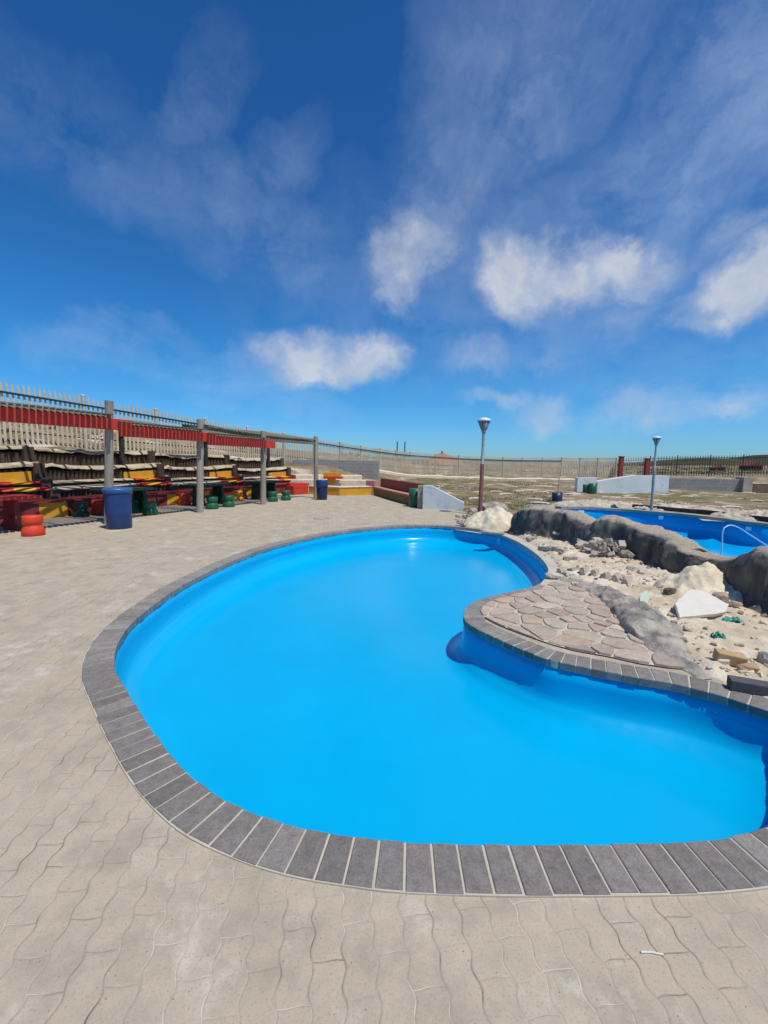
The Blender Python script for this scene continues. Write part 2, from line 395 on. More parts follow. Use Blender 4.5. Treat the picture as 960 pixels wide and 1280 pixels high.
warp = w.noise(D, 5.5, 6, .62, 'Color'); wv = w.new('ShaderNodeVectorMath', operation='SUBTRACT'); w.l(warp, wv.inputs[0]); wv.inputs[1].default_value = (.5,.5,.5)
wm = w.new('ShaderNodeVectorMath', operation='MULTIPLY_ADD'); w.l(wv.outputs[0], wm.inputs[0]); wm.inputs[1].default_value = (.20,.20,.20); w.l(D, wm.inputs[2]); DW = wm.outputs[0]
puff = w.noise(D, 8, 9, .58); thin = w.math('ADD', w.math('MULTIPLY', w.noise(cir.outputs[0], 2.0, 9, .62, dist=.6), .45), w.math('MULTIPLY', w.noise(DW, 6.5, 9, .62, dist=.4), .55))
def cloud(px, py, rx, ry, ang=0.0, soft=1.0):
    d = ray(px, py).normalized(); r = d.cross(Vector((0,0,1))).normalized(); u = r.cross(d)
    c, s_ = math.cos(math.radians(ang)), math.sin(math.radians(ang)); r, u = r*c + u*s_, u*c - r*s_
    k = 1/ F * math.cos(math.atan(math.hypot(px-480, py-640)/F))**1.4
    a = w.new('ShaderNodeVectorMath', operation='DOT_PRODUCT'); w.l(DW, a.inputs[0]); a.inputs[1].default_value = r / (rx*1.15*k)
    b = w.new('ShaderNodeVectorMath', operation='DOT_PRODUCT'); w.l(DW, b.inputs[0]); b.inputs[1].default_value = u / (ry*1.15*k)
    b2 = w.math('SUBTRACT', b.outputs['Value'], d.dot(u) / (ry*1.15*k)); a2 = w.math('SUBTRACT', a.outputs['Value'], d.dot(r) / (rx*1.15*k))
    rr = w.math('ADD', w.math('MULTIPLY', a2, a2), w.math('MULTIPLY', b2, b2))
    f = w.math('SUBTRACT', 1.0, rr)
    fr = w.new('ShaderNodeVectorMath', operation='DOT_PRODUCT'); w.l(D, fr.inputs[0]); fr.inputs[1].default_value = d
    return w.math('MULTIPLY', w.math('MAXIMUM', f, 0.0), w.math('GREATER_THAN', fr.outputs['Value'], .2))
def total(items):
    acc = None
    for it in items:
        v = w.math('MULTIPLY', cloud(*it[:5]), it[5]); acc = v if acc is None else w.math('MAXIMUM', acc, v)
    return acc
dense = total([(512, 318, 72, 56, 10, 1.0), (560, 275, 60, 40, 40, .5), (650, 352, 80, 56, 0, 1.0), (700, 350, 80, 50, 0, .95), (755, 342, 105, 40, -6, .85), (930, 352, 110, 56, 14, 1.1), (920, 300, 90, 30, 10, .6), (405, 452, 98, 40, 4, 1.0), (450, 435, 62, 38, 8, 1.0),
               (672, 512, 62, 40, -10, .72), (640, 494, 62, 18, 0, .6), (594, 446, 55, 26, 0, .52), (850, 512, 130, 36, -4, .62), (905, 522, 50, 20, -8, .75), (665, 447, 40, 16, 0, .42), (800, 400, 90, 45, 0, .42)])
wispy = total([(235, 110, 120, 55, 60, .55), (350, 200, 90, 45, 40, .5), (340, 290, 150, 60, -35, .6), (660, 100, 200, 130, 30, .9), (940, 80, 190, 150, 40, 1.15), (860, 210, 200, 110, 10, 1.0),
               (560, 260, 120, 80, 30, .8), (150, 440, 110, 40, 0, .75), (270, 470, 170, 30, -12, .6), (610, 60, 90, 120, 60, .6), (700, 340, 420, 170, 0, .55), (120, 190, 260, 90, -15, .5), (880, 480, 220, 80, 0, .5)])
da = w.math('ADD', dense, w.math('MULTIPLY', w.math('SUBTRACT', puff, .5), 1.5))
dm = w.math('MULTIPLY', w.ramp(da, [(.02, 0.0), (.35, .15), (.75, .42), (1.30, .78)]), w.ramp(dense, [(0.0, 0.0), (.25, .35), (.60, 1.0)]))
wa = w.math('MULTIPLY', w.math('MULTIPLY', wispy, w.ramp(thin, [(.36, 0.0), (.66, 1.0)])), .46)
skyv = w.mix(w.math('MULTIPLY', wa, .95), skyc, tuple(c/.088 for c in (.56,.69,.90)))
shade = w.ramp(w.noise(DW, 11, 6, .6), [(.35, (.50,.56,.66)), (.64, (.70,.72,.76))])
SKYS = .088
final = w.mix(dm, skyv, w.mix(1.0, shade, (1/SKYS,)*3, 'MULTIPLY'))
w.l(final, bg.inputs[0]); bg.inputs[1].default_value = SKYS
S.view_settings.view_transform = 'Standard'; S.view_settings.look = 'None'; S.view_settings.exposure = 0.0; S.view_settings.gamma = 1.0

# ------------------------------------------------------------------ pool outlines
edge_px = [(142,835),(143,815),(150,797),(165,778),(190,757),(225,733),(270,710),(310,693),(345,681.5),(390,671),(430,664),(470,659.5),(510,657),(550,657.3),(585,660),(615,665),(640,673.5),(660,684.5),(675,696),(684,707),(685.5,715),(680,725),(668,733),(629,742),(597,750.5),(583.5,760),(580,769),(584,778),(602,788.5),(640,806),(680,822),(715,830.5),(750,837.5),(797,846.5),(834,852.5),(872,861),(913,872.5),(937,880.5),(960,888)]
near_px = [(960,1034),(940,1042),(900,1050),(850,1054.5),(800,1056.5),(690,1057.5),(600,1057),(500,1053.5),(450,1048),(400,1041),(350,1029),(300,1011),(270,996),(240,973),(215,948),(195,922),(175,893),(160,869),(148,848)]
LIP = .012
ctrl = [at(x, y, LIP) for x, y in edge_px] + [Vector((2.63,2.56,LIP)), Vector((2.55,2.36,LIP)), Vector((2.36,2.14,LIP)), Vector((2.08,1.93,LIP))] + [at(x, y, LIP) for x, y in near_px]
N1 = 360
pool1, L1 = spline(ctrl, N1, True)
def normals(pts):
    n = len(pts); out = []
    for i in range(n):
        t = pts[(i+max(2, n//180)) % n] - pts[i-max(2, n//180)]; v = Vector((t.y, -t.x, 0)).normalized(); out.append(v)
    area = sum(pts[i].x*pts[(i+1)%n].y-pts[(i+1)%n].x*pts[i].y for i in range(n))
    return out if area > 0 else [-v for v in out]         # pointing outward
nrm1 = normals(pool1)
pool1_2d = [(p.x, p.y) for p in pool1]
def basin(name, pts, nrm, prof, mat, parent, tops=None):
    mb = MB(); n = len(pts); rings = []
    cur = [Vector((p.x, p.y, 0)) for p in pts]; at_off = 0.0
    for k, (off, z) in enumerate(prof):
        if off <= .02: r = [Vector(((pts[i] - nrm[i]*off).x, (pts[i] - nrm[i]*off).y, z)) for i in range(n)]; cur = [q.copy() for q in r]; at_off = off
        else:
            steps = max(1, int(math.ceil((off - at_off) / .012))); d_ = (off - at_off) / steps
            for _ in range(steps):
                nn = normals(cur); cur = [cur[i] - nn[i]*d_ for i in range(n)]
                for _k in range(2): cur = [(cur[i-1] + cur[i]*2 + cur[(i+1) % n]) / 4 for i in range(n)]
            at_off = off; r = [Vector((q.x, q.y, z)) for q in cur]
        rings.append(r)
    vs = [p for r in rings for p in r]
    mb.add(vs, [(k*n+i, k*n+(i+1)%n, (k+1)*n+(i+1)%n, (k+1)*n+i) for k in range(len(prof)-1) for i in range(n)], 0, True)
    last = rings[-1]
    v2, _, f2, *_ = geometry.delaunay_2d_cdt([Vector((p.x, p.y)) for p in last], [], [list(range(n))], 1, 1e-6)
    mb.add([(p.x, p.y, prof[-1][1]) for p in v2], [tuple(f) for f in f2], 0, True)
    o = mb.build(name, mat, parent)
    bm = bmesh.new(); bm.from_mesh(o.data); bmesh.ops.remove_doubles(bm, verts=bm.verts, dist=1e-4); bmesh.ops.recalc_face_normals(bm, faces=bm.faces)
    bm.faces.ensure_lookup_table()
    fl = min(bm.faces, key=lambda f: f.calc_center_median().z)
    if fl.normal.z < 0: bmesh.ops.reverse_faces(bm, faces=bm.faces)
    bm.to_mesh(o.data); bm.free(); return o
pool = thing('swimming_pool', 'empty kidney-shaped pool painted bright blue with charcoal brick coping, in the foreground', 'swimming pool')
FLOOR = -.432
basin('basin', pool1, nrm1, [(-.015,-.045),(0,-.05),(.004,-.16),(.010,-.22),(.024,-.275),(.042,-.312),(.060,-.333),(.080,-.3475),(.105,-.3657),(.130,-.3838),(.150,-.396),(.185,-.411),(.24,-.424),(.31,FLOOR)], M['pool'], pool)

# coping: separate bevelled bricks along the edge, but not on the broken stretch at the far right
def idx_near(p): return min(range(N1), key=lambda i: (pool1[i].x-p.x)**2+(pool1[i].y-p.y)**2)
i0, i1 = idx_near(at(604, 663)), idx_near(at(672, 731))
def in_gap(i): return (i0 <= i <= i1) if i0 < i1 else (i >= i0 or i <= i1)
fine, Lf = spline(pool1, 12000, True); nf = normals(fine)
nb = round(Lf / .108)
mb = MB(); bed = MB()
rb = random.Random(3)
for k in range(nb):
    jw = rb.uniform(.030, .046)
    a0, a1 = (k + jw) / nb * 12000, (k + 1 - jw) / nb * 12000
    ia, ib = int(a0) % 12000, int(a1) % 12000; im = int((a0 + a1) / 2) % 12000
    gi = int(im / 12000 * N1) % N1
    if in_gap(gi): continue
    pa, pb, na, nb_ = fine[ia], fine[ib], nf[ia], nf[ib]
    w_out = .20 + rb.uniform(-.004, .004); w_in = -.006 + rb.uniform(-.004, .002)
    zt = LIP + rb.uniform(0, .0032)
    d = .004
    def ring(sh, z):
        ta = (pb - pa).normalized() * sh
        return [(*(pa + na*(w_in+sh) + ta).xy, z), (*(pb + nb_*(w_in+sh) - ta).xy, z), (*(pb + nb_*(w_out-sh) - ta).xy, z), (*(pa + na*(w_out-sh) + ta).xy, z)]
    vs = ring(0, LIP - .058) + ring(0, zt - d) + ring(d, zt)
    g = rb.uniform(.155, .205); dust = rb.random()**3 * .06
    X, Y = pa.x, pa.y
    far = smooth01((pa.y - 2.2) / 4) * .07  # bricks paler with distance: grazing light put into their colour
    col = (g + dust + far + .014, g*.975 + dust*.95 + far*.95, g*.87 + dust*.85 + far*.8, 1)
    fs = [(i, (i+1)%4, 4+(i+1)%4, 4+i) for i in range(4)] + [(4+i, 4+(i+1)%4, 8+(i+1)%4, 8+i) for i in range(4)] + [(8,9,10,11),(3,2,1,0)]
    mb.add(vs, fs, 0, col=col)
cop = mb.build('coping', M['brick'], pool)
bm = bmesh.new(); bm.from_mesh(cop.data); bmesh.ops.recalc_face_normals(bm, faces=bm.faces); bm.to_mesh(cop.data); bm.free()
vs = []
for i in range(N1):
    a = pool1[i] - nrm1[i]*.004; b = pool1[i] + nrm1[i]*.206
    vs += [(a.x, a.y, -.05), (a.x, a.y, LIP-.0024), (b.x, b.y, LIP-.0045), (b.x, b.y, -.05)]
mb = MB(); mb.add(vs, [(4*i+k, 4*((i+1)%N1)+k, 4*((i+1)%N1)+k+1, 4*i+k+1) for i in range(N1) for k in range(3)], 0)
mb.build('mortar_bed', M['mortar'], pool)
# wall fittings: depth plate and two inlets
def fit_on_wall(px, py, z, name, sx, sz, mat, r=False):
    g = at(px, py, z); i = min(range(N1), key=lambda j: (pool1[j].x-g.x)**2+(pool1[j].y-g.y)**2)
    n = -nrm1[i]; p = pool1[i] + n*.014; m = MB(); a = math.atan2(n.y, n.x)
    if r: m.tube([Vector((p.x, p.y, z)) - n*.012, Vector((p.x, p.y, z)) + n*.008], sx, 14)
    else: m.box((p.x, p.y, z), (.012, sx, sz), rot(0,0,a), bev=.004)
    return m.build(name, mat, pool)
fit_on_wall(624, 676, -.14, 'depth_plate', .16, .15, painted('blue_grey_plate', (.22,.50,.80), .4, .1, 20))
fit_on_wall(246, 757, -.24, 'inlet', .019, 0, M['pool2'], True)
fit_on_wall(405, 689, -.24, 'inlet', .019, 0, M['pool2'], True)

# ------------------------------------------------------------------ second pool and the sculpted wall between
cols = [(631,664,641),(640,668,635),(660,672,632),(690,677,635),(720,687,648),(745,693,642),(780,701,653),(815,713,665),(836,723,678),(865,731,687),(900,747,683),(918,757,671),(940,769,679),(960,775,697),(1010,805,712),(1090,840,735),(1200,880,760)]
rows = []
for px, b, r in cols:
    B = at(px, b); z = aty(px, r, B.y + .42).z; rows.append((B.x, B.y, z))
RW, _ = spline(rows, 150)
far_px = [(693,636),(703,634.8),(730,634.8),(780,637.5),(840,642.5),(900,648.5),(960,656)]
p2 = [at(x, y) for x, y in far_px] + [Vector((13.2,10.3,0)), Vector((14.5,8.2,0)), Vector((13.5,5.8,0)), Vector((11,4.4,0)), Vector((8,3.7,0))]
back = []
for i in range(len(RW)-1, -1, -1):
    t = RW[min(i+1, len(RW)-1)] - RW[max(i-1, 0)]; n = Vector((-t.y, t.x, 0)).normalized()
    if n.x*.8 + n.y*.6 < 0: n = -n
    back.append(Vector((RW[i].x, RW[i].y, 0)) + n * .62)
back = [b for b in back if b.x < 8.0 and b.x > 3.9][::9]
p2 = p2 + back
pool2, _ = spline(p2, 240, True); nrm2 = normals(pool2); pool2_2d = [(p.x, p.y) for p in pool2]
lower = thing('swimming_pool', 'second empty blue pool behind the sculpted rock wall, with white light fittings and handrail', 'swimming pool')
basin('basin', pool2, nrm2, [(-.02,.0),(0,-.01),(.01,-.38),(.03,-.50),(.10,-.60),(.2,-.66),(.32,-.68)], M['pool2'], lower)
mb = MB(); vs = []; n2 = len(pool2)
for i in range(n2):
    a = pool2[i] - nrm2[i]*.02; b = pool2[i] + nrm2[i]*.25; k = fbm(a.x*1.5, a.y*1.5)*.012
    vs += [(a.x,a.y,-.06),(a.x,a.y,.035+k),(b.x,b.y,.04+k),(b.x,b.y,-.06)]
fs = []
r0 = min(range(n2), key=lambda i: (pool2[i]-Vector((14.5,8.2,0))).length); r1 = min(range(n2), key=lambda i: (pool2[i]-at(690,637)).length)
rim_on = (lambda i: r1 <= i <= r0) if r1 < r0 else (lambda i: i >= r1 or i <= r0)
for i in range(n2):
    m_ = pool2[i]
    if rim_on(i): fs += [(4*i+k, 4*((i+1)%n2)+k, 4*((i+1)%n2)+k+1, 4*i+k+1) for k in range(3)]
used = sorted({k for f in fs for k in f}); mp_ = {k: q for q, k in enumerate(used)}
mb.add([vs[k] for k in used], [tuple(mp_[k] for k in f) for f in fs], 0); mb.build('rim', M['cement'], lower)
for px, py in ((732,640),(820,646.5),(928,658.5)):
    g = at(px, py-4, 0); i = min(range(n2), key=lambda j: (pool2[j].x-g.x)**2+(pool2[j].y-g.y)**2)
    n = -nrm2[i]; a = math.atan2(n.y, n.x); p = pool2[i] + n*.02; m = MB(); m.box((p.x, p.y, -.16), (.03, .14 if px > 800 else .2, .11), rot(0,0,a), bev=.01); m.build('light_fitting', M['fitting'], lower)
# handrail rises behind the rock and runs down into the pool
A = aty(902, 688, 7.2); Bt = aty(903, 668, 7.2); mid = aty(913, 656.5, 7.25); e1 = aty(932, 665, 7.6); e2 = aty(975, 694, 7.9)
hp, _ = spline([Vector((A.x, A.y, -.8)), A, Bt, aty(905, 660, 7.2), mid, aty(922, 659, 7.4), e1, e2, Vector((e2.x+.5, e2.y+.25, -.4))], 50)
m = MB(); m.tube(hp, .010, 10); m.build('handrail', painted('pale_rail', (.55,.68,.78), .3, .05, 9), lower)

# sculpted rock wall
mb = MB(); nc = 26; vs = []; cc = []
prof = [(-.04,-.12),(-.05,.0),(.02,.12),(.06,.30),(.06,.48),(.075,.66),(.10,.82),(.16,.93),(.25,.985),(.36,1.0),(.46,.985),(.54,.93),(.60,.80),(.63,.5),(.64,.1),(.64,-.3),(.64,-1.2)]
def prof_at(q):
    f = q * (len(prof) - 1); i = min(int(f), len(prof) - 2); k = f - i
    return (prof[i][0]*(1-k)+prof[i+1][0]*k, prof[i][1]*(1-k)+prof[i+1][1]*k)
RWf, Lr = spline([tuple(p) for p in RW], 330)
nl = len(RWf); nc = 44
for i, p in enumerate(RWf):
    t = RWf[min(i+3, nl-1)] - RWf[max(i-3, 0)]; n = Vector((-t.y, t.x, 0)).normalized()
    if n.x*.8 + n.y*.6 < 0: n = -n
    endk = min(smooth01(i / 12.0), .12 + .88*smooth01((nl-1-i) / 22.0))
    for j in range(nc):
        o, z = prof_at(j / (nc - 1))
        h = max(.08, p.z) * (.25 + .75 * endk)
        q = Vector((p.x, p.y, 0)) + n * o; q.z = z * h if z > -.2 else z
        nz = fbm(q.x*1.7, q.y*1.7, q.z*1.2, 5); ridge = abs(fbm(q.x*2.6+9, q.y*2.6, q.z*.8, 3))
        amt = smooth01((z + .1) * 2) if j < nc * .72 else .25
        q += (-n * (nz * .085 - ridge * .085) * amt - n * (abs(fbm(q.x*5.5, q.y*5.5, q.z*3.5+4, 5)) - .15) * .055 * amt); q.z += (fbm(q.x*2+3, q.y*2, 5)*.03 + abs(fbm(q.x*6, q.y*6, 1, 4))*-.035)*amt
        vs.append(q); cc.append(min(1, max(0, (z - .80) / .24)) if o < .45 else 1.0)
fs = [(i*nc+j, (i+1)*nc+j, (i+1)*nc+j+1, i*nc+j+1) for i in range(nl-1) for j in range(nc-1)]
for f in fs:
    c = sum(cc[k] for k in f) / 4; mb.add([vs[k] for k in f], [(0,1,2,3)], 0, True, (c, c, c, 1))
mb.add([vs[j] for j in range(nc)], [tuple(range(nc))], 0, False, (.5,.5,.5,1)); mb.add([vs[(nl-1)*nc+j] for j in range(nc)], [tuple(range(nc))[::-1]], 0, False, (.5,.5,.5,1))
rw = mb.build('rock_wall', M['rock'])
bm = bmesh.new(); bm.from_mesh(rw.data); bmesh.ops.remove_doubles(bm, verts=bm.verts, dist=1e-5); bmesh.ops.recalc_face_normals(bm, faces=bm.faces); bm.to_mesh(rw.data); bm.free()
tag(rw, 'long dark grey sculpted rock wall with tan top between the two blue pools', 'rock wall')

# low sculpted ridge beside the flagstones
def ridge(name, centre, label, mat, seed, cat='rock'):
    pts, L = spline([(*at(x, y).xy, 0) for x, y, *_ in centre], 90); k = len(centre)
    wd = lambda t, c: c[min(int(t*(k-1)), k-2)] * (1-(t*(k-1)-min(int(t*(k-1)), k-2))) + c[min(int(t*(k-1)), k-2)+1] * (t*(k-1)-min(int(t*(k-1)), k-2))
    W_ = [c[2] for c in centre]; H_ = [c[3] for c in centre]; mb = MB(); vs = []; n = 28
    for i, p in enumerate(pts):
        t = pts[min(i+2, 89)] - pts[max(i-2, 0)]; nn = Vector((-t.y, t.x, 0)).normalized(); q = i/89
        ww, hh = wd(q, W_), wd(q, H_)
        for j in range(n):
            a = math.pi * j / (n-1); v = p + nn * math.cos(a) * ww; e = math.sin(a)
            z = -.03 + (hh + .03) * e**.75
            z += (fbm(v.x*7+seed, v.y*7, 0, 5)*.05 + abs(fbm(v.x*4+seed, v.y*4, 7, 3))*-.07) * e * min(1, hh/.1)
            v = v + nn * fbm(v.x*6, v.y*6, seed, 4) * .04
            vs.append((v.x, v.y, z))
    mb.add(vs, [(i*n+j, i*n+j+1, (i+1)*n+j+1, (i+1)*n+j) for i in range(89) for j in range(n-1)], 0, True)
    return tag(mb.build(name, mat), label, cat)
ridge('concrete_rock', [(694,722,.05,.03),(722,730,.17,.06),(757,744,.20,.09),(786,763,.22,.11),(811,788,.26,.15),(834,812,.26,.15),(858,834,.15,.07),(884,850,.06,.02)], 'low grey sculpted concrete rock edging the flagstones on the sand side', M['greycement'], 3)

# ------------------------------------------------------------------ flagstones on the peninsula
reg = [(601,769),(602,763),(613,753),(640,746),(676,738.5),(690,729),(705,724),(745,738),(785,762),(815,788),(845,818),(858,838),(834,836),(800,831),(760,822),(720,815),(690,807),(650,793),(622,782),(605,773)]
RG = [at(x, y).xy for x, y in reg]
mb = MB(); A_ = sum(RG[i][0]*RG[(i+1)%len(RG)][1]-RG[(i+1)%len(RG)][0]*RG[i][1] for i in range(len(RG)))
if A_ < 0: RG = RG[::-1]
v2, _, f2, *_ = geometry.delaunay_2d_cdt([Vector(p) for p in RG], [], [list(range(len(RG)))], 1, 1e-6)
mb.add([(p.x, p.y, .013) for p in v2], [tuple(f) for f in f2], 1)
rs = random.Random(21); seeds = []
xs = [p[0] for p in RG]; ys = [p[1] for p in RG]
tries = 0
while len(seeds) < 62 and tries < 9000:
    tries += 1; q = (rs.uniform(min(xs), max(xs)), rs.uniform(min(ys), max(ys)))
    dmin = .19 + .16 * noise.noise(Vector((q[0]*2, q[1]*2, 4)))
    if inpoly(*q, RG) and all((q[0]-s_[0])**2+(q[1]-s_[1])**2 > max(.13, dmin)**2 for s_ in seeds): seeds.append(q)
def clip(poly, a, b, c):      # keep a x + b y <= c
    out = []
    for i in range(len(poly)):
        p, q = poly[i], poly[(i+1) % len(poly)]; dp = a*p[0]+b*p[1]-c; dq = a*q[0]+b*q[1]-c
        if dp <= 0: out.append(p)
        if dp * dq < 0: t = dp/(dp-dq); out.append((p[0]+t*(q[0]-p[0]), p[1]+t*(q[1]-p[1])))
    return out
pal = [(.42,.325,.245),(.44,.345,.265),(.40,.32,.25),(.47,.39,.295),(.38,.32,.25),(.42,.345,.265),(.36,.30,.24),(.47,.405,.315),(.43,.33,.26)]
for i, s_ in enumerate(seeds):
    cell = [tuple(p) for p in RG]
    for j, r_ in enumerate(seeds):
        if i == j or not cell: continue
        dx, dy = r_[0]-s_[0], r_[1]-s_[1]; d = math.hypot(dx, dy)
        if d > 1.2: continue
        mx, my = (s_[0]+r_[0])/2, (s_[1]+r_[1])/2
        cell = clip(cell, dx/d, dy/d, (mx*dx+my*dy)/d - .010)
    if len(cell) < 3: continue
    # roughen the outline
    out = []
    for k in range(len(cell)):
        p, q = cell[k], cell[(k+1) % len(cell)]; L = math.hypot(q[0]-p[0], q[1]-p[1]); m_ = max(1, int(L/.05))
        for e in range(m_):
            t = e/m_; x, y = p[0]+(q[0]-p[0])*t, p[1]+(q[1]-p[1])*t
            if e == 0: x += (s_[0]-x)*.07; y += (s_[1]-y)*.07
            x += fbm(x*14, y*14, 2)*.008; y += fbm(x*14, y*14, 8)*.008; out.append((x, y))
    z = .027 + rs.uniform(-.004, .006); c = rs.choice(pal); g = rs.uniform(.85, 1.12); col = (c[0]*g, c[1]*g, c[2]*g, 1)
    n = len(out); tx, ty = rs.uniform(-.02,.02), rs.uniform(-.02,.02)
    ar = sum(out[k][0]*out[(k+1)%n][1]-out[(k+1)%n][0]*out[k][1] for k in range(n))
    if ar < 0: out = out[::-1]
    inn = [(s_[0]+(x-s_[0])*.955, s_[1]+(y-s_[1])*.955) for x, y in out]
    vs = [(x, y, .008) for x, y in out] + [(x, y, z-.007) for x, y in out] + [(x, y, z+(x-s_[0])*tx+(y-s_[1])*ty) for x, y in inn]
    fs = [(k, (k+1)%n, n+(k+1)%n, n+k) for k in range(n)] + [(n+k, n+(k+1)%n, 2*n+(k+1)%n, 2*n+k) for k in range(n)] + [tuple(range(2*n, 3*n))]
    mb.add(vs, fs, 0, col=col)
struct(mb.build('flagstone_paving', [M['flag'], M['mortar']]))

# ------------------------------------------------------------------ deck and ground
u_ = Vector((.39, .92, 0)).normalized(); n_ = Vector((-.92, .39, 0)).normalized(); O = Vector((-6.69, 10.39, 0))
def st(s, t, z=0.0): p = O + u_*s + n_*t; return Vector((p.x, p.y, z))
def to_st(x, y): d = Vector((x, y, 0)) - O; return d.dot(u_), d.dot(n_)
deck_poly = [st(-14,3.6), st(12.4,3.6), at(372,613), at(420,612), at(467,614), at(518,628), at(545,634), at(582,640), at(604,650), Vector((4.3,11.2,0)), Vector((4.8,8.5,0)), Vector((4.6,6.5,0)), Vector((5.3,4.3,0)), Vector((9,2.6,0)), Vector((14,-6,0)), Vector((-16,-6,0))]
deck_poly = [(p.x, p.y) for p in deck_poly]
def mesh_with_holes(outer, holes, z):
    V = []; Fc = []; E_ = []
    for ring_ in [outer] + holes:
        o = len(V); V += [Vector((p[0], p[1])) for p in ring_]; n = len(ring_); E_ += [(o+i, o+(i+1)%n) for i in range(n)]
    v2, e2, f2, *_ = geometry.delaunay_2d_cdt(V, E_, [], 0, 1e-6)
    fs = []
    for f in f2:
        cx = sum(v2[i].x for i in f)/len(f); cy = sum(v2[i].y for i in f)/len(f)
        if inpoly(cx, cy, outer) and not any(inpoly(cx, cy, h) for h in holes):
            a = (v2[f[1]]-v2[f[0]]).cross(v2[f[2]]-v2[f[0]]); fs.append(tuple(f) if a > 0 else tuple(f)[::-1])
    return [(p.x, p.y, z(p.x, p.y) if callable(z) else z) for p in v2], fs
hole1 = [((p + n*.05).x, (p + n*.05).y) for p, n in zip(pool1, nrm1)]
v, f = mesh_with_holes(deck_poly, [hole1[::2]], 0.0)
mb = MB(); mb.add(v, f); struct(mb.build('paved_deck', M['deck']))

# fence line first: the ground has to meet it
fence_cols = [(-190,398,565,12.0),(-105,437,561,13.2),(0,475,555,15.0),(108,495,562,17.2),(197,512,567,19.4),(258,524,570,21.6),(310,534,574,24.0),(355,541.5,578,26.5),(393,547.5,581,29.0),(425,553,583.5,31.5),(451,557,586,34.0),(475,560.5,589,36.5),(494,563,590,38.7),(512,565,591,41.0),(544,567.3,591.7,42.8),(573,569.3,592.4,44.5),(601,570.6,593,46.0),(628,571.5,593.6,47.5),(652,572,594.3,49),(677,572,595,50),(701,572,596,51)]
fence_pts = []
for px, t, b, Y in fence_cols:
    T = aty(px, t, Y); B = aty(px, b, Y); fence_pts.append((B.x, B.y, B.z, T.z - B.z))
gate_cols = [(701,572,596,51),(724,572.3,596.3,52),(746,572.3,596.3,52.5),(769,572.3,596.3,53)]
steel_cols = [(811,570.5,595.5,52),(845,569.5,595.2,51.5),(886,569,595.2,51),(927,568.5,595.3,50.5),(968,568.2,595.6,50),(1012,568,596,49.6)]
P3 = lambda cols_: [(aty(px,b,Y).x, Y, aty(px,b,Y).z, aty(px,t,Y).z-aty(px,b,Y).z) for px,t,b,Y in cols_]
gate_pts, steel_pts = P3(gate_cols), P3(steel_cols)

cp = []
for x, y, z, h in fence_pts + gate_pts + steel_pts: cp.append((x, y, z))
for s_ in range(-16, 13, 4):
    for t_, z in ((4.2,1.84-max(0,s_-3)*.035),(5.5,1.90-max(0,s_-3)*.035),(10.5,3.0),(16,2.7),(30,1.2)): p = st(s_, t_, z); cp.append((p.x, p.y, p.z))
for px, py, Y in ((300,556,40),(400,567,46),(452,572,50),(500,577,58),(560,580,66),(620,582,75),(700,583,85),(780,583,88),(860,583,90),(930,582,90),(1000,582,90),(480,578,110),(700,583,120),(960,585,120),(300,568,110)):
    p = aty(px, py, Y); cp.append((p.x, p.y, p.z))
for x, y, z in ((-4.6,24.5,.75),(-2.5,24.5,.72),(-1.2,26.5,.68),(-4.8,26.4,1.45),(-2.6,26.4,1.4),(.3,28,.6),(2,24,.22),(6,24,.12),(1.5,18,.0),(6,18,0),(12,18,0),(18,18,0),(30,14,0),(4,32,.35),(12,32,.25),(20,32,.3),(30,32,.35),(14,42,.35),(28,44,.35),(24,24,.1),(40,30,.3),(60,30,.5),(60,52,.6),(20,0,0),(20,-10,0),(0,-10,0),(-20,-10,0),(9,9,0),(5,12.5,0),(3.5,14,0),(60,0,0),(-40,-10,1),(-45,20,2)):
    cp.append((x, y, z))
cp = np.array(cp); XY = cp[:, :2] / 10; Z = cp[:, 2]
def K(r2): return np.where(r2 > 1e-12, r2*np.log(np.maximum(r2, 1e-12))*.5, 0)
d2 = ((XY[:, None]-XY[None])**2).sum(-1); nq = len(cp)
Am = np.zeros((nq+3, nq+3)); Am[:nq,:nq] = K(d2) + np.eye(nq)*.002; Am[:nq,nq] = 1; Am[:nq,nq+1:] = XY; Am[nq,:nq] = 1; Am[nq+1:,:nq] = XY.T
sol = np.linalg.solve(Am, np.concatenate([Z, [0,0,0]]))
flatpolys = [deck_poly]
def flat_dist(x, y):
    d = 0.0 if inpoly(x, y, deck_poly) else polydist(x, y, deck_poly)
    return min(d, 0.0 if inpoly(x, y, pool2_2d) else polydist(x, y, pool2_2d[::6]))
def gz(x, y):
    q = np.array([x, y])/10; r2 = ((XY-q)**2).sum(-1)
    z = float(K(r2) @ sol[:nq] + sol[nq] + q @ sol[nq+1:])
    s_, t_ = to_st(x, y)
    R = math.hypot(x, y-20)
    if R > 110: z = z*(1-smooth01((R-110)/60)) + 3*smooth01((R-110)/60)*0
    z = max(-.5, min(6, z))
    d = flat_dist(x, y)
    k = smooth01((d - .25) / 1.6)
    if t_ > 0 and s_ < 12.6: k = smooth01((t_ - 4.55) / .5)
    z = -.05*(1-k) + z*k
    return z + k * (fbm(x*.35, y*.35, 1, 4)*.10 + fbm(x*1.6, y*1.6, 3, 3)*.03) * (1 if y < 45 else 1.2)
def axis(lo, hi, d0, g, c):
    out = [c]; st_ = d0; x = c
    while x < hi: x += st_; st_ = max(d0, min(400, (abs(x-c)-18)*g)); out.append(min(x, hi))
    x = c; st_ = d0
    while x > lo: x -= st_; st_ = max(d0, min(400, (abs(x-c)-18)*g)); out.insert(0, max(x, lo))
    return out
ax, ay = axis(-1500, 1500, .42, .09, 0), axis(-60, 2600, .42, .07, 16)
vs = []; fs = []; nx = len(ax)
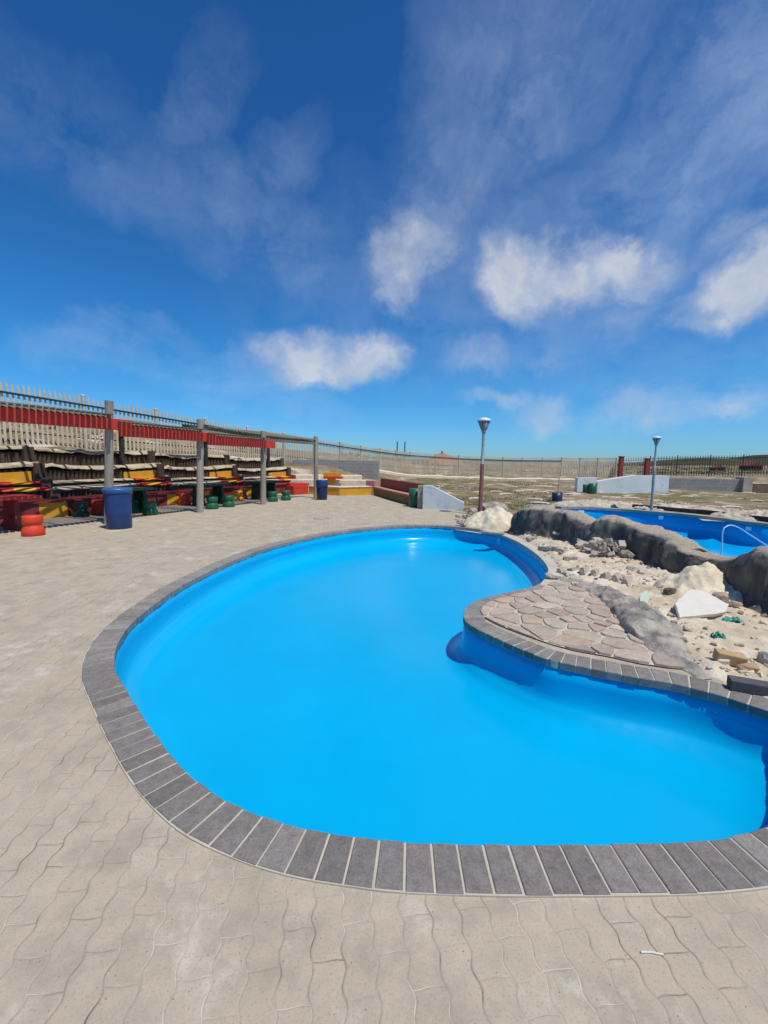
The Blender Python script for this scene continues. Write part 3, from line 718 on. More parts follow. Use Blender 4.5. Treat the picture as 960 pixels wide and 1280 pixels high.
for y in ay:
    for x in ax: vs.append((x, y, gz(x, y)))
hp2 = [((p+n*.12).x, (p+n*.12).y) for p, n in zip(pool2, nrm2)]
for j in range(len(ay)-1):
    for i in range(nx-1):
        a = (j*nx+i, j*nx+i+1, (j+1)*nx+i+1, (j+1)*nx+i)
        cs = [(vs[k][0], vs[k][1]) for k in a]
        near = -8 < cs[0][0] < 16 and 0 < cs[0][1] < 18
        if near and (any(inpoly(*c, hp2) for c in cs) or any(inpoly(*c, hole1) for c in cs)): continue
        fs.append(a)
mb = MB(); mb.add(vs, fs, 0, True); struct(mb.build('ground', M['ground']))
# strip of bare ground that closes the gap between that sheet and the second pool's rim
outer = [((p+n*1.3).x, (p+n*1.3).y) for p, n in zip(pool2, nrm2)]
v, f = mesh_with_holes(outer[::2], [[((p+n*.1).x, (p+n*.1).y) for p, n in zip(pool2, nrm2)]], lambda x, y: -.012)
mb = MB(); mb.add(v, f); struct(mb.build('soil_strip', M['cement']))

# sandy rubble ground between the pools (height field)
sand_px = [(596,655),(612,646),(640,660),(655,668),(690,672),(740,688),(800,702),(850,722),(900,748),(960,772),(1040,815),(1120,860),(1200,905),(1060,930),(985,905),(960,884),(925,868),(890,852),(862,838),(838,812),(812,786),(785,763),(745,742),(715,730),(697,718),(686,699),(664,680),(640,668),(612,659)]
SP = [tuple(at(x, y).xy) for x, y in sand_px]; spv = [Vector((x, y)) for x, y in SP]
g0 = at(885, 742); g1 = at(613, 660)
def sand_z(x, y):
    ins = inpoly(x, y, SP); d = polydist(x, y, SP); d = d if ins else -d
    k = smooth01((d + .05) / .22)
    z = .03 + fbm(x*1.8, y*1.8, 2, 4)*.035 + fbm(x*7, y*7, 6, 4)*.022 + max(0, fbm(x*17, y*17, 9, 3)-.12)*.05
    z += .05 * smooth01((x - 2.6) / 2)
    return -.05 * (1-k) + z * k if d > -.2 else None
mb = MB(); idx = {}; vs = []; fs = []; st_ = .035
x0, x1, y0, y1 = min(p[0] for p in SP)-.25, 6.2, max(2.2, min(p[1] for p in SP)-.25), max(p[1] for p in SP)+.25
nX, nY = int((x1-x0)/st_), int((y1-y0)/st_)
for j in range(nY):
    for i in range(nX):
        x, y = x0+i*st_, y0+j*st_; z = sand_z(x, y)
        if z is not None and not inpoly(x, y, pool1_2d): idx[(i, j)] = len(vs); vs.append((x, y, z))
for j in range(nY-1):
    for i in range(nX-1):
        q = [idx.get(k) for k in ((i,j),(i+1,j),(i+1,j+1),(i,j+1))]
        if None not in q: fs.append(tuple(q))
mb.add(vs, fs, 0, True); struct(mb.build('sandy_rubble_ground', M['sand']))
def ground_at(x, y):
    z = sand_z(x, y); return max(0.0, z) if z is not None else 0.0

def heap(name, c, rx, ry, h, ang, label, mat, seed, power=1.0, cat='sand pile', rough=.12, n=70):
    mb = MB(); vs = []; ca, sa = math.cos(ang), math.sin(ang)
    for j in range(n):
        for i in range(n):
            a, b = (i/(n-1)*2-1)*1.25, (j/(n-1)*2-1)*1.25; r = math.hypot(a, b)
            x, y = c[0] + (a*rx*ca - b*ry*sa), c[1] + (a*rx*sa + b*ry*ca)
            r2 = r * (1 + .22*fbm(x*2.2/max(rx,.3)*.6, y*2.2/max(rx,.3)*.6, seed, 3))
            e = max(0, 1-r2)**power
            z = h*e + (fbm(x*6, y*6, seed, 5)*rough + fbm(x*20, y*20, seed, 3)*rough*.35)*h*min(1, e*4) - .06*(1 if e <= 0 else max(0, 1-e*6))
            vs.append((x, y, z))
    mb.add(vs, [(j*n+i, j*n+i+1, (j+1)*n+i+1, (j+1)*n+i) for j in range(n-1) for i in range(n-1)], 0, True)
    return tag(mb.build(name, mat), label, cat)
heap('sand_pile', at(620,659), 1.0, .64, .55, -.75, 'pale sand pile at the far pool edge beside the pink lamp post', M['sandpile'], 2, .95)
heap('sand_pile', at(878,746), .62, .52, .46, .1, 'pale sand pile against the rock wall behind the white slab', M['sandpile'], 5, 1.0)

# ------------------------------------------------------------------ debris on the sand
rd = random.Random(11)
def lump(name, c, r, label, mat, seed, sq=(1,1,.7), cat='rock', rz=0.0, group=None, col=None):
    bm = bmesh.new(); bmesh.ops.create_icosphere(bm, subdivisions=3, radius=1)
    mb = MB(); R = rot(0, 0, rz)
    for v in bm.verts:
        d = 1 + .32*fbm(v.co.x*1.1+seed, v.co.y*1.1, v.co.z*1.1, 4); q = v.co*d
        q = Vector([max(-.92, min(.92, t)) for t in q])
        v.co = R @ Vector((q.x*r*sq[0], q.y*r*sq[1], q.z*r*sq[2]))
    bm.verts.index_update()
    mb.add([v.co for v in bm.verts], [[v.index for v in f.verts] for f in bm.faces], 0, False, col); bm.free()
    o = mb.build(name, mat, loc=c); return tag(o, label, cat, group)
def slab(name, outline, th, z, tilt, label, mat, cat, seed=0):
    c = Vector((sum(p[0] for p in outline)/len(outline), sum(p[1] for p in outline)/len(outline), z)); n = len(outline); out = []
    for k in range(n):
        p, q = outline[k], outline[(k+1)%n]
        for e in range(5):
            t = e/5; x, y = p[0]+(q[0]-p[0])*t-c.x, p[1]+(q[1]-p[1])*t-c.y; out.append((x+fbm(x*9,y*9,seed)*.012, y+fbm(x*9+5,y*9,seed)*.012))
    if sum(out[i][0]*out[(i+1)%len(out)][1]-out[(i+1)%len(out)][0]*out[i][1] for i in range(len(out))) < 0: out = out[::-1]
    m = MB(); R = rot(*tilt, 0); n = len(out)
    vs = [R @ Vector((x, y, 0)) for x, y in out] + [R @ Vector((x, y, th-.008)) for x, y in out] + [R @ Vector((x*.975, y*.975, th)) for x, y in out]
    m.add(vs, [(i, (i+1)%n, n+(i+1)%n, n+i) for i in range(n)] + [(n+i, n+(i+1)%n, 2*n+(i+1)%n, 2*n+i) for i in range(n)] + [tuple(range(2*n, 3*n)), tuple(range(n))[::-1]])
    return tag(m.build(name, mat, loc=c), label, cat)
SA = .40; sc_ = at(874,773,.05); e2 = Vector((0, math.cos(SA), math.sin(SA))); sn = Vector((0, -math.sin(SA), math.cos(SA)))
def on_slab(px, py):
    d = ray(px, py); o = Vector((0,0,H)); k = (sc_-o).dot(sn)/d.dot(sn); q = o + d*k - sc_; return (q.x, q.dot(e2))
ol = [on_slab(x, y) for x, y in ((842,757),(852,747),(862,739),(880,742),(896,751),(911,759),(906,767),(890,771),(868,773),(848,775))]
ol2 = []
for k in range(len(ol)):
    p, q = ol[k], ol[(k+1) % len(ol)]
    for e in range(4): t = e/4; x, y = p[0]+(q[0]-p[0])*t, p[1]+(q[1]-p[1])*t; ol2.append((x+fbm(x*9,y*9,2)*.012, y+fbm(x*9+5,y*9,2)*.012))
if sum(ol2[i][0]*ol2[(i+1)%len(ol2)][1]-ol2[(i+1)%len(ol2)][0]*ol2[i][1] for i in range(len(ol2))) < 0: ol2 = ol2[::-1]
n = len(ol2); m = MB(); ex = Vector((1,0,0))
vs = [ex*x + e2*y for x, y in ol2] + [ex*x + e2*y + sn*.030 for x, y in ol2] + [ex*x*.975 + e2*y*.975 + sn*.036 for x, y in ol2]
m.add(vs, [(i, (i+1)%n, n+(i+1)%n, n+i) for i in range(n)] + [(n+i, n+(i+1)%n, 2*n+(i+1)%n, 2*n+i) for i in range(n)] + [tuple(range(2*n, 3*n)), tuple(range(n))[::-1]])
tag(m.build('concrete_slab', M['white'], loc=sc_), 'broken white plaster slab leaning on the sand pile', 'slab')
slab('glass_sheet', [tuple(at(x, y, .08).xy) for x, y in ((799,747),(806,744),(811,749),(808,756),(801,756))], .012, .085, (.3, .1), 'small pale green sheet leaning in the sand behind the grey rock', M['paleglass'], 'sheet', 4)
c = at(911, 833); m = MB(); m.box((0,0,.055), (.20,.10,.085), rot(.05,.1,-.35), bev=.008); tag(m.build('brick', M['tan'], loc=(c.x, c.y, ground_at(c.x,c.y)-.01)), 'tan brick lying on the sand near the pool edge', 'brick')
def crumple(px, py, L, label, seed):
    c = at(px, py); m = MB(); n = 14; vs = []
    for j in range(n):
        for i in range(n):
            a, b = i/(n-1)-.5, j/(n-1)-.5
            z = .035 + fbm(a*4+seed, b*4, seed, 3)*.05 - (a*a+b*b)*.08
            vs.append((a*L + fbm(a*3, b*3, seed+4)*.02, b*L*.5 + fbm(a*3, b*3, seed+7)*.02, max(.002, z)))
    m.add(vs, [(j*n+i, j*n+i+1, (j+1)*n+i+1, (j+1)*n+i) for j in range(n-1) for i in range(n-1)], 0, True)
    o = m.build('plastic_scrap', M['teal'], loc=(c.x, c.y, ground_at(c.x, c.y)-.012)); sm = o.modifiers.new('thick', 'SOLIDIFY'); sm.thickness = .004
    return tag(o, label, 'plastic scrap')
crumple(914, 782, .20, 'crumpled green plastic scrap on the sand below the white slab', 3)
crumple(897, 802, .10, 'smaller shred of green plastic on the sand', 8)
tcol = lambda a: (a[0]*rd.uniform(.85,1.15), a[1]*rd.uniform(.85,1.15), a[2]*rd.uniform(.85,1.15), 1)
p = at(838,750); lump('rock', (p.x,p.y,.10), .075, 'dark brown rough rock left of the white slab', M['tint'], 1, col=(.13,.10,.07,1))
p = aty(900,747,sc_.y+.42); lump('rock', (p.x,p.y,p.z), .085, 'pinkish round rock on the right side of the sand pile', M['tint'], 5, (1.1,.8,.8), col=(.44,.33,.25,1))
p = at(918,766); lump('rock', (p.x,p.y,.10), .055, 'small tan rock at the right tip of the white slab', M['tint'], 9, (1.2,.8,.6), col=(.42,.33,.24,1))
p = at(955,768); lump('rock', (p.x,p.y,.07), .09, 'flat pale stone under the rock wall at the frame edge', M['tint'], 12, (1.4,.8,.4), col=(.55,.5,.42,1))
p = at(934,842); lump('rock', (p.x,p.y,.05), .06, 'ochre stone right of the tan brick', M['tint'], 15, (1.3,.7,.5), col=(.45,.30,.16,1))
p = at(957,832); lump('rock', (p.x,p.y,.06), .07, 'grey stone at the frame edge beside the tan brick', M['tint'], 17, (.8,1,.9), col=(.40,.37,.33,1))
# pebbles and chips: countless
mb = MB()
for k in range(3200):
    x, y = rd.uniform(x0, 5.6), rd.uniform(2.4, 11)
    if not inpoly(x, y, SP) or inpoly(x, y, pool1_2d) or inpoly(x, y, hp2): continue
    if fbm(x*1.6, y*1.6, 12, 3) < rd.uniform(-.25, .25): continue
    r = .008 + .034 * rd.random()**3; g = rd.choice([(.62,.53,.40),(.46,.39,.29),(.28,.235,.18),(.70,.63,.52),(.56,.45,.31)])
    mb.box((x, y, ground_at(x, y)+r*.25), (r*2, r*rd.uniform(1,1.8), r*rd.uniform(.7,1.3)), rot(rd.uniform(-.5,.5), rd.uniform(-.5,.5), rd.uniform(0,3)), bev=r*.35 if r > .02 else 0, col=(*g, 1))
tag(struct(mb.build('rubble_chips', M['tint']), 'stuff'), 'scattered chips and pebbles on the sandy ground', 'rubble', kind='stuff')
# loose grey pavers: one mesh, copies
protos = []
for k in range(5):
    m = MB(); L, Wd, T = .20, .10, .065
    bm = bmesh.new(); bmesh.ops.create_cube(bm, size=1)
    for v in bm.verts: v.co = Vector((v.co.x*L*(1 if k < 3 else .62), v.co.y*Wd, v.co.z*T))
    bmesh.ops.subdivide_edges(bm, edges=bm.edges[:], cuts=3, use_grid_fill=True)
    for v in bm.verts:
        q = v.co; v.co = q + Vector((fbm(q.x*16+k*7, q.y*16, q.z*16)*.012, fbm(q.x*16, q.y*16+k*7, q.z*16+4)*.010 + .006*math.sin(q.x*60), fbm(q.x*16, q.y*16, q.z*16+k*9)*.006))
    bm.verts.index_update(); g = (.50,.44,.35) if k % 2 == 0 else (.40,.35,.28)
    m.add([v.co for v in bm.verts], [[v.index for v in f.verts] for f in bm.faces], 0, False, (*g, 1)); bm.free()
    protos.append(m)
pm = [None]*5
def paver(x, y, z, e, k, label, group='loose broken pavers'):
    if pm[k] is None: o = protos[k].build('loose_paver', M['tint']); pm[k] = o
    else: o = pm[k].copy(); COL.objects.link(o)
    o.location = (x, y, z); o.rotation_euler = e; tag(o, label, 'paver', group); return o
gen = 'loose grey paver in the jumbled heap at the foot of the rock wall'
for px, py, n in ((702,676,3),(712,680,3),(722,684,4),(733,686,7),(745,690,8),(757,692,8),(768,694,8),(776,697,6),(750,682,5),(764,684,6),(738,696,4),(760,702,4),(782,706,3),(726,690,3),(752,698,4)):
    for q in range(n):
        g = at(px + rd.uniform(-7,7), py + rd.uniform(-4,4)); lvl = q % 3 if n > 3 else q % 2
        paver(g.x, g.y, ground_at(g.x, g.y) + .035 + lvl*.075, (rd.uniform(-.6,.6), rd.uniform(-.5,.5), rd.uniform(0,3.1)), rd.randrange(5), gen)
for q in range(7):
    g = at(703 + q*13.5, 716 + q*2.2 + q*q*.12); paver(g.x, g.y, ground_at(g.x, g.y)+.03, (rd.uniform(-.12,.12)+1.2, rd.uniform(-.1,.1), .75+rd.uniform(-.15,.15)), q % 3, 'grey paver in the tilted row between the pool corner and the rock wall', 'row of tilted pavers')
for px, py in ((678,688),(684,690),(691,691),(699,693),(712,704),(664,677)):
    g = at(px, py); paver(g.x, g.y, max(.02, ground_at(g.x, g.y))+.03, (rd.uniform(-.2,.2), rd.uniform(-.2,.2), rd.uniform(0,3)), rd.randrange(5), 'single grey paver lying loose on the cement by the pool curve', 'pavers by the pool curve')
for px, py in ((572,650),(577,654),(581,648),(584,654),(579,659),(574,657),(588,657),(586,649)):
    g = at(px, py); paver(g.x, g.y, .05+rd.random()*.05, (rd.uniform(-.5,.5), rd.uniform(-.5,.5), rd.uniform(0,3)), rd.randrange(5), 'grey paver in the small heap under the white ramp end', 'pavers by the ramp end')
for px, py, l in ((690,724,'pale paver at the corner where the coping is broken'),(792,715,'pale flat stone beside the paver heap'),(806,720,'second pale flat stone beside the paver heap')):
    g = at(px, py); lump('rock', (g.x, g.y, .06), .10, l, M['tint'], px, (1.1,.7,.5), col=(.55,.5,.42,1))
g = at(947,868); m = MB(); m.box((0,0,0), (.34,.10,.075), rot(0,0,-.42), bev=.006, col=(.10,.10,.105,1)); tag(m.build('kerb_block', M['tint'], loc=(g.x, g.y, .052)), 'dark grey kerb block beside the coping at the right frame edge', 'block')
g = at(815,1193); m = MB(); m.tube([(-.035,0,.004),(0,.003,.005),(.035,0,.004)], .0035, 6); tag(m.build('plastic_stick', M['white'], loc=(g.x, g.y, 0), ), 'thin white plastic stick lying on the pavers in the foreground', 'stick').rotation_euler = (0,0,-.1)
# white basin lid half buried
g = at(717,719); m = MB(); m.lathe([(.0,.03),(.10,.03),(.13,.012),(.135,-.01)], n=28); tag(m.build('plastic_disc', M['white'], loc=(g.x, g.y, ground_at(g.x, g.y)+.0)), 'round white plastic disc in the dirt by the pool corner', 'disc')
g = at(402,648); m = MB(); m.lathe([(.22,.002),(.22,.012),(.19,.014),(0,.014)], n=28); tag(m.build('drain_cover', M['cement'], loc=(g.x, g.y, 0)), 'round drain cover in the deck beyond the pool', 'drain cover')
g = at(613,669); m = MB(); m.box((0,0,.02),(.5,.12,.05), rot(0,0,-.5), bev=.01); tag(m.build('coping_block', M['cement'], loc=(g.x+.1, g.y+.15, 0)), 'broken coping piece in front of the sand pile', 'block')
g = at(664,669); m = MB(); m.box((0,0,.05),(.75,.10,.045), rot(.2,.12,-.25), bev=.01); tag(m.build('concrete_plank', M['cement'], loc=(g.x, g.y-.1, 0)), 'broken concrete strip lying along the rock wall foot', 'concrete strip')

# ------------------------------------------------------------------ terraced seating (each bay is one thing)
def tier_strip(mb, s0, s1, prof, amp, base_t, n=26, mi_fn=None, jag=0.0, seed=0, sag=0.0):
    "extrude a (dt, z) profile along the scalloped bay"
    rows = []
    for i in range(n+1):
        f = i/n; s_ = s0 + (s1-s0)*f; bow = amp*math.sin(math.pi*f)
        j = fbm(s_*2.2, seed, 0, 4)*jag; z_ = -sag*math.sin(math.pi*f)
        rows.append([st(s_, base_t + bow + dt, z + z_ + (j if k in (1, 2) else 0) + (fbm(s_*1.7, seed+9, 0, 3)*jag*.8 if k == 0 else 0)) for k, (dt, z) in enumerate(prof)])
    k = len(prof)
    for i in range(n):
        for q in range(k-1):
            mb.add([rows[i][q], rows[i+1][q], rows[i+1][q+1], rows[i][q+1]], [(0,1,2,3)], mi_fn((i+.5)/n, q) if mi_fn else 0, False)
    mb.add(rows[0], [tuple(range(k))], mi_fn(0.01, 0) if mi_fn else 0); mb.add(rows[-1], [tuple(range(k))[::-1]], mi_fn(.99, 0) if mi_fn else 0)
def seating_bay(s0, s1, label, cap_z=0.0):
    root = thing('terraced_seating', label, 'seating', st((s0+s1)/2, 3), 0, 'terraced seating bays under the pergola')
    inv = Matrix.Translation(-root.location)
    def part(name, mb, mats):
        o = mb.build(name, mats, root); o.data.transform(inv); return o
    d = lambda z: z - cap_z * min(1, z / 1.2)
    AMP = .42
    mb = MB(); tier_strip(mb, s0, s1, [(0,0),(0,d(1.71)),(.12,d(1.71)),(.12,0)], AMP, 3.85); part('log_wall', mb, [M['log']])
    mb = MB(); tier_strip(mb, s0, s1, [(0,0),(0,d(1.22)),(.1,d(1.22)),(.1,0)], AMP, 3.42); part('log_wall', mb, [M['log']])
    mb = MB(); tier_strip(mb, s0, s1, [(0,0),(0,d(.85)),(.1,d(.85)),(.1,0)], AMP, 3.10, mi_fn=lambda f, q: 0); part('log_wall', mb, [M['log']])
    mb = MB(); tier_strip(mb, s0, s1, [(0,0),(0,d(.67)),(.1,d(.67)),(.1,0)], AMP, 2.84); part('log_wall', mb, [M['log']])
    # the painted end of the third wall: a yellow board with a red and yellow ledge
    sa, sb = s0 + (s1-s0)*.70, s1 - .18
    mb = MB(); mb.add([st(sa, 3.42-.09+AMP*.80, d(.93)), st(sb, 3.42-.09+.06, d(.93)), st(sb, 3.42-.09+.06, d(1.20)), st(sa, 3.42-.09+AMP*.80, d(1.14)),
                       st(sa, 3.42-.05+AMP*.80, d(.93)), st(sb, 3.42-.05+.06, d(.93)), st(sb, 3.42-.05+.06, d(1.20)), st(sa, 3.42-.05+AMP*.80, d(1.14))],
                      [(0,1,2,3),(7,6,5,4),(3,2,6,7),(1,5,6,2),(0,3,7,4),(0,4,5,1)]); part('yellow_board', mb, [M['yellow']])
    # vertical pole ribs on the log walls
    n = int((s1-s0)/.14)
    for bt, z0, z1 in ((3.85,1.2,1.74),(3.42,.85,1.27),(2.84,.4,.67)):
        mb = MB()
        for i in range(n):
            f = (i+.5)/n; s_ = s0+(s1-s0)*f; b = bt + AMP*math.sin(math.pi*f); h = rd.uniform(-.02,.02) - (.08*math.sin(math.pi*f) if z1 > 1 else 0)
            mb.tube([st(s_, b, d(z0)), st(s_, b, d(z1)+h)], .060, 6, cap=False)
        part('pole_facing', mb, [M['log']])
    # pale sandy caps with an uneven lip; the treads behind them are flat
    cap = lambda t, z0, z1, dep, jag, sd, fn=None, mats=(M['cap'],), sag=0.0: (lambda mb: (tier_strip(mb, s0, s1, [(-.10,d(z0)),(-.10,d(z0)+.02),(-.03,d(z1)-.015),(.02,d(z1)),(dep,d(z1)+.005),(dep,d(z0)-.1)], AMP, t, 44, mi_fn=fn, jag=jag, seed=sd, sag=sag), part('sand_cap', mb, list(mats))))(MB())
    cap(3.84, 1.80, 1.90, 1.6, .09, 2 + s0, sag=.06)
    cap(3.41, 1.345, 1.45, .46, .09, 5 + s0, sag=.10)
    seg = lambda lo, k: (lambda f, q: 0 if f < lo else (1 if int((f-lo)/(1-lo)*k) % 2 == 0 else 2))
    cap(3.09, .865, .925, .34, .02, 7 + s0, seg(.72, 3), (M['cap'], M['red'], M['yellow']))
    cap(2.83, .69, .78, .28, .02, 9 + s0, seg(.70, 3), (M['cap'], M['red'], M['yellow']))
    # bench at the bottom: dark red seat over red and yellow front panels
    mb = MB(); tier_strip(mb, s0, s1, [(0,0),(0,.40),(.55,.40),(.55,0)], .32, 2.22, mi_fn=lambda f, q: 1 if (f > .86 or .30 < f < .40) else 0); part('bench_front', mb, [M['maroon'], M['yellow']])
    mb = MB(); tier_strip(mb, s0, s1, [(-.05,.402),(-.05,.46),(.62,.47),(.62,.402)], .32, 2.22); part('bench_seat', mb, [M['maroon']])
    # stepped divider at the end of the bay
    mb = MB(); w_ = .26
    for t0, t1, z in ((2.66,2.98,.70),(2.98,3.28,.98),(3.28,3.72,1.42),(3.72,4.4,1.88)):
        c = st(s1, (t0+t1)/2, d(z)/2); mb.box(c, (w_, t1-t0-.004, d(z)+rd.uniform(0,.03)), Matrix((u_, n_, Vector((0,0,1)))).transposed(), bev=.03)
    part('divider', mb, [M['log']])
    mb = MB()
    for t0, z in ((2.74,.70),(3.06,.98),(3.38,1.42),(3.84,1.88)):
        mb.box(st(s1-.03, t0, d(z)+.02), (.10,.16,.05), Matrix((u_, n_, Vector((0,0,1)))).transposed(), bev=.015)
    part('step_stone', mb, [M['cap']])
    return root
seating_bay(-7.4, -3.5, 'terraced log seating bay partly outside the left frame edge, furthest left', -.02)
seating_bay(-3.5, .4, 'terraced log seating bay behind the red table at the left')
seating_bay(.4, 4.3, 'terraced log seating bay behind the first green table and the blue bin', .02)
seating_bay(4.3, 8.1, 'terraced log seating bay between second and third pergola posts', .09)
seating_bay(8.1, 12.1, 'last terraced log seating bay, ending beside the grey block wall', .19)

# ------------------------------------------------------------------ pergola
pg = thing('pergola', 'long timber pergola with slatted roof, grey posts and striped red fascias over the seating', 'pergola', st(0, 1))
ipg = Matrix.Translation(-pg.location)
def pp(name, mb, mats): o = mb.build(name, mats, pg); o.data.transform(ipg); return o
posts = [(-2.9,None,2.98),(0.0,136,2.93),(2.86,250,2.76),(5.74,329,2.62),(9.2,395,2.62)]
bases = [st(-2.95,0), at(136,655), at(250,640.5), at(329,630.5), at(395,622.5)]
def lean(px): return (480-px)/4500 - .014
roofz = [2.62, 2.52, 2.38, 2.29, 2.44]
for b, (s_, px, h) in zip(bases, posts):
    k = lean(px if px else 60); m = MB()
    m.tube([b + Vector((k*z, 0, z)) for z in (-.05, .6, 1.3, 2.0, h)], [.105,.10,.097,.094,.09], 14); pp('post', m, [M['post']])
for s_, zt_ in ((-.6,3.0),(3.3,2.88),(7.05,2.76),(11.2,2.66)):
    bb = st(s_, 3.94); m = MB(); m.tube([bb + Vector((0,0,z)) for z in (1.3, 2.0, zt_)], [.085,.08,.075], 10); pp('rear_post', m, [M['darkwood']])
for i in range(4):
    A_, B_ = bases[i], bases[i+1]; zt = roofz[i+1]
    kA, kB = lean(posts[i][1] or 60), lean(posts[i+1][1])
    a = A_ + Vector((kA*zt, 0, 0)); b = B_ + Vector((kB*zt, 0, 0)); dirv = (b - a).normalized(); L = (b-a).length
    R = Matrix((dirv, Vector((-dirv.y, dirv.x, 0)), Vector((0,0,1)))).transposed(); nn = Vector((-dirv.y, dirv.x, 0))
    if i < 3:
        over = .5; m = MB(); z0 = zt - .135; Lb = L - .02 + over - .14
        m.box(a + dirv*(Lb/2 + .14 + .0) - nn*.135 + Vector((0,0,z0)), (Lb, .06, .265), R, bev=.006); pp('fascia', m, [M['red']])
    else:
        m = MB(); m.box((a+b)/2 + Vector((0,0,zt-.12)) - nn*.0, (L, .06, .10), R, bev=.005); pp('edge_beam', m, [M['slat']])
    # rear beam, rafters, laths: the roof rises towards the rear
    DEP, RISE, LD = 4.0, .52, 2.65
    rz_ = lambda off: RISE * off / DEP
    m = MB(); m.box((a+b)/2 + nn*DEP*.97 + Vector((0,0,zt-.10+RISE)), (L+.2, .09, .16), R, bev=.006); pp('rear_beam', m, [M['darkwood']])
    m = MB(); R3 = Matrix((dirv, (nn*DEP + Vector((0,0,RISE))).normalized(), dirv.cross((nn*DEP + Vector((0,0,RISE))).normalized()))).transposed()
    for q in (0.06, .35, .65, .94): m.box(a + dirv*L*q + nn*DEP/2 + Vector((0,0,zt-.07+RISE/2)), (.06, DEP, .09), R3, bev=.004)
    pp('rafter', m, [M['slat']])
    m = MB(); nl_ = 20
    for q in range(nl_):
        off = -.02 + q*LD/(nl_-1); zz = zt + .025 + rd.uniform(-.006,.010) + rz_(off)
        m.tube([a + dirv*(-.05) + nn*off + Vector((0,0,zz)), (a+b)/2 + nn*(off+rd.uniform(-.015,.015)) + Vector((0,0,zz+rd.uniform(-.03,.0))), b + dirv*.05 + nn*off + Vector((0,0,zz))], .036, 6)
    pp('roof_laths', m, [M['slat']])
    # short skewed battens over the front edge; their shadows stripe the fascia
    if i < 3:
        m = MB(); nb2 = int(L/.125); ang = math.radians(27)
        bd = (-nn*math.cos(ang) - dirv*math.sin(ang)).normalized(); bR = Matrix((Vector((-bd.y, bd.x, 0)), bd, Vector((0,0,1)))).transposed()
        for q in range(nb2):
            x = .16 + q*(L-.12)/nb2
            m.box(a + dirv*x - nn*.13 + bd*.12 + Vector((0,0,zt+.012+.058)), (.076, .40, .02), bR)
        pp('edge_battens', m, [M['slat']])

# ------------------------------------------------------------------ tables and stools
def table(loc, rz, label, mtop, mleg, L=1.5):
    r = thing('picnic_table', label, 'table', loc, rz, 'picnic tables under the pergola')
    m = MB(); m.box((0,0,.715), (L,.78,.07), bev=.025); m.build('tabletop', mtop, r)
    for x in (-.45, .45):
        m = MB(); m.prism([(-.26,0),(.26,0),(.20,.68),(-.20,.68)], -.05, .05); o = m.build('leg', mleg, r); o.data.transform(Matrix(((0,0,1,x),(1,0,0,0),(0,1,0,0),(0,0,0,1))))
    m = MB(); m.box((0,0,.30), (.78,.07,.09), bev=.01); m.build('stretcher', mleg, r)
    return r
az = math.atan2(u_.y, u_.x)
table(st(-1.95,.95), az, 'red painted table at the left frame edge under the pergola', M['red'], M['maroon'], 1.7)
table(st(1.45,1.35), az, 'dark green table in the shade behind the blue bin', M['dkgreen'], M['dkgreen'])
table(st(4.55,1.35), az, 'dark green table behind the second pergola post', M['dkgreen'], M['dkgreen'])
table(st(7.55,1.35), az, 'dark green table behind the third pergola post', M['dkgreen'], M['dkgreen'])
def stool_mb(sc=1.0):
    m = MB(); m.lathe([(.0,0),(.185,0),(.20,.015),(.198,.11),(.165,.175),(.15,.20),(.15,.225),(.172,.25),(.18,.27),(.178,.36),(.165,.385),(.0,.392)], n=26); return m
stools = [(at(42,669),'orange','bright orange-red concrete stool standing in the sun at the left','red'),
 (at(188,643.5),'green','green concrete stool just right of the blue bin, at the edge of the shade','green'),
 (at(167.5,641),'green','green concrete stool half hidden behind the blue bin','green'),
 (at(265.5,636),'green','green concrete stool immediately right of the second pergola post','green'),
 (at(286,633.5),'green','green concrete stool, the right one of the pair between second and third posts','green'),
 (at(341,626.8),'green','green concrete stool immediately right of the third pergola post','green'),
 (at(357.5,625.2),'green','green concrete stool, last on the right near the fourth post','green'),
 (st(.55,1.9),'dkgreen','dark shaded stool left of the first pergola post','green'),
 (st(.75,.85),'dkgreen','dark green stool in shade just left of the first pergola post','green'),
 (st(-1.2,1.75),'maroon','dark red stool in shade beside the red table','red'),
 (st(4.1,2.0),'orange','orange stool in deep shade between the first green stool and second post','red'),
 (st(7.0,2.0),'orange','orange stool in deep shade left of the third post','red'),
 (st(1.1,2.0),'orange','orange stool in deep shade against the bench left of the first post','red'),
 (st(6.4,1.7),'yellow','yellow stool in shade left of the third post','yellow')]
sm = {}
for p, mk, lab, kind in stools:
    if mk not in sm: o = stool_mb().build('stool', M[mk]); sm[mk] = o
    else: o = sm[mk].copy(); COL.objects.link(o)
    o.location = (p.x, p.y, 0); o.rotation_euler = (0,0,rd.uniform(0,6)); tag(o, lab, 'stool', 'concrete stools under the pergola')
    if lab.startswith('bright'): o.scale = (1.0,1.0,1.06)

# ------------------------------------------------------------------ bins
def drum(loc, r, h, label, mb_, ml, rz=0, sq=1.0, lidh=.12):
    root = thing('bin', label, 'bin', loc, rz)
    m = MB(); m.lathe([(0,.0),(r*.86,.0),(r*.9,.02),(r*.93,h*.35),(r*.95,h*.38),(r*.93,h*.41),(r*.98,h-lidh),(r*.98,h-lidh+.01)], n=36); m.build('body', mb_, root)
    m = MB(); m.lathe([(r*1.0,h-lidh),(r*1.05,h-lidh+.015),(r*1.05,h-.04),(r*1.0,h-.012),(r*.86,h),(r*.80,h-.02),(0,h-.035)], n=36); m.build('lid', ml, root)
    return root
b1 = at(149.5,660); drum((b1.x, b1.y, 0), .285, .93, 'large blue plastic drum bin beside the first pergola post', M['blue'], M['bluelid'])
b2 = at(402.5,624.5); drum((b2.x, b2.y, 0), .235, .82, 'slim dark blue bin beside the fourth pergola post', M['navy'], M['blue'], lidh=.3)
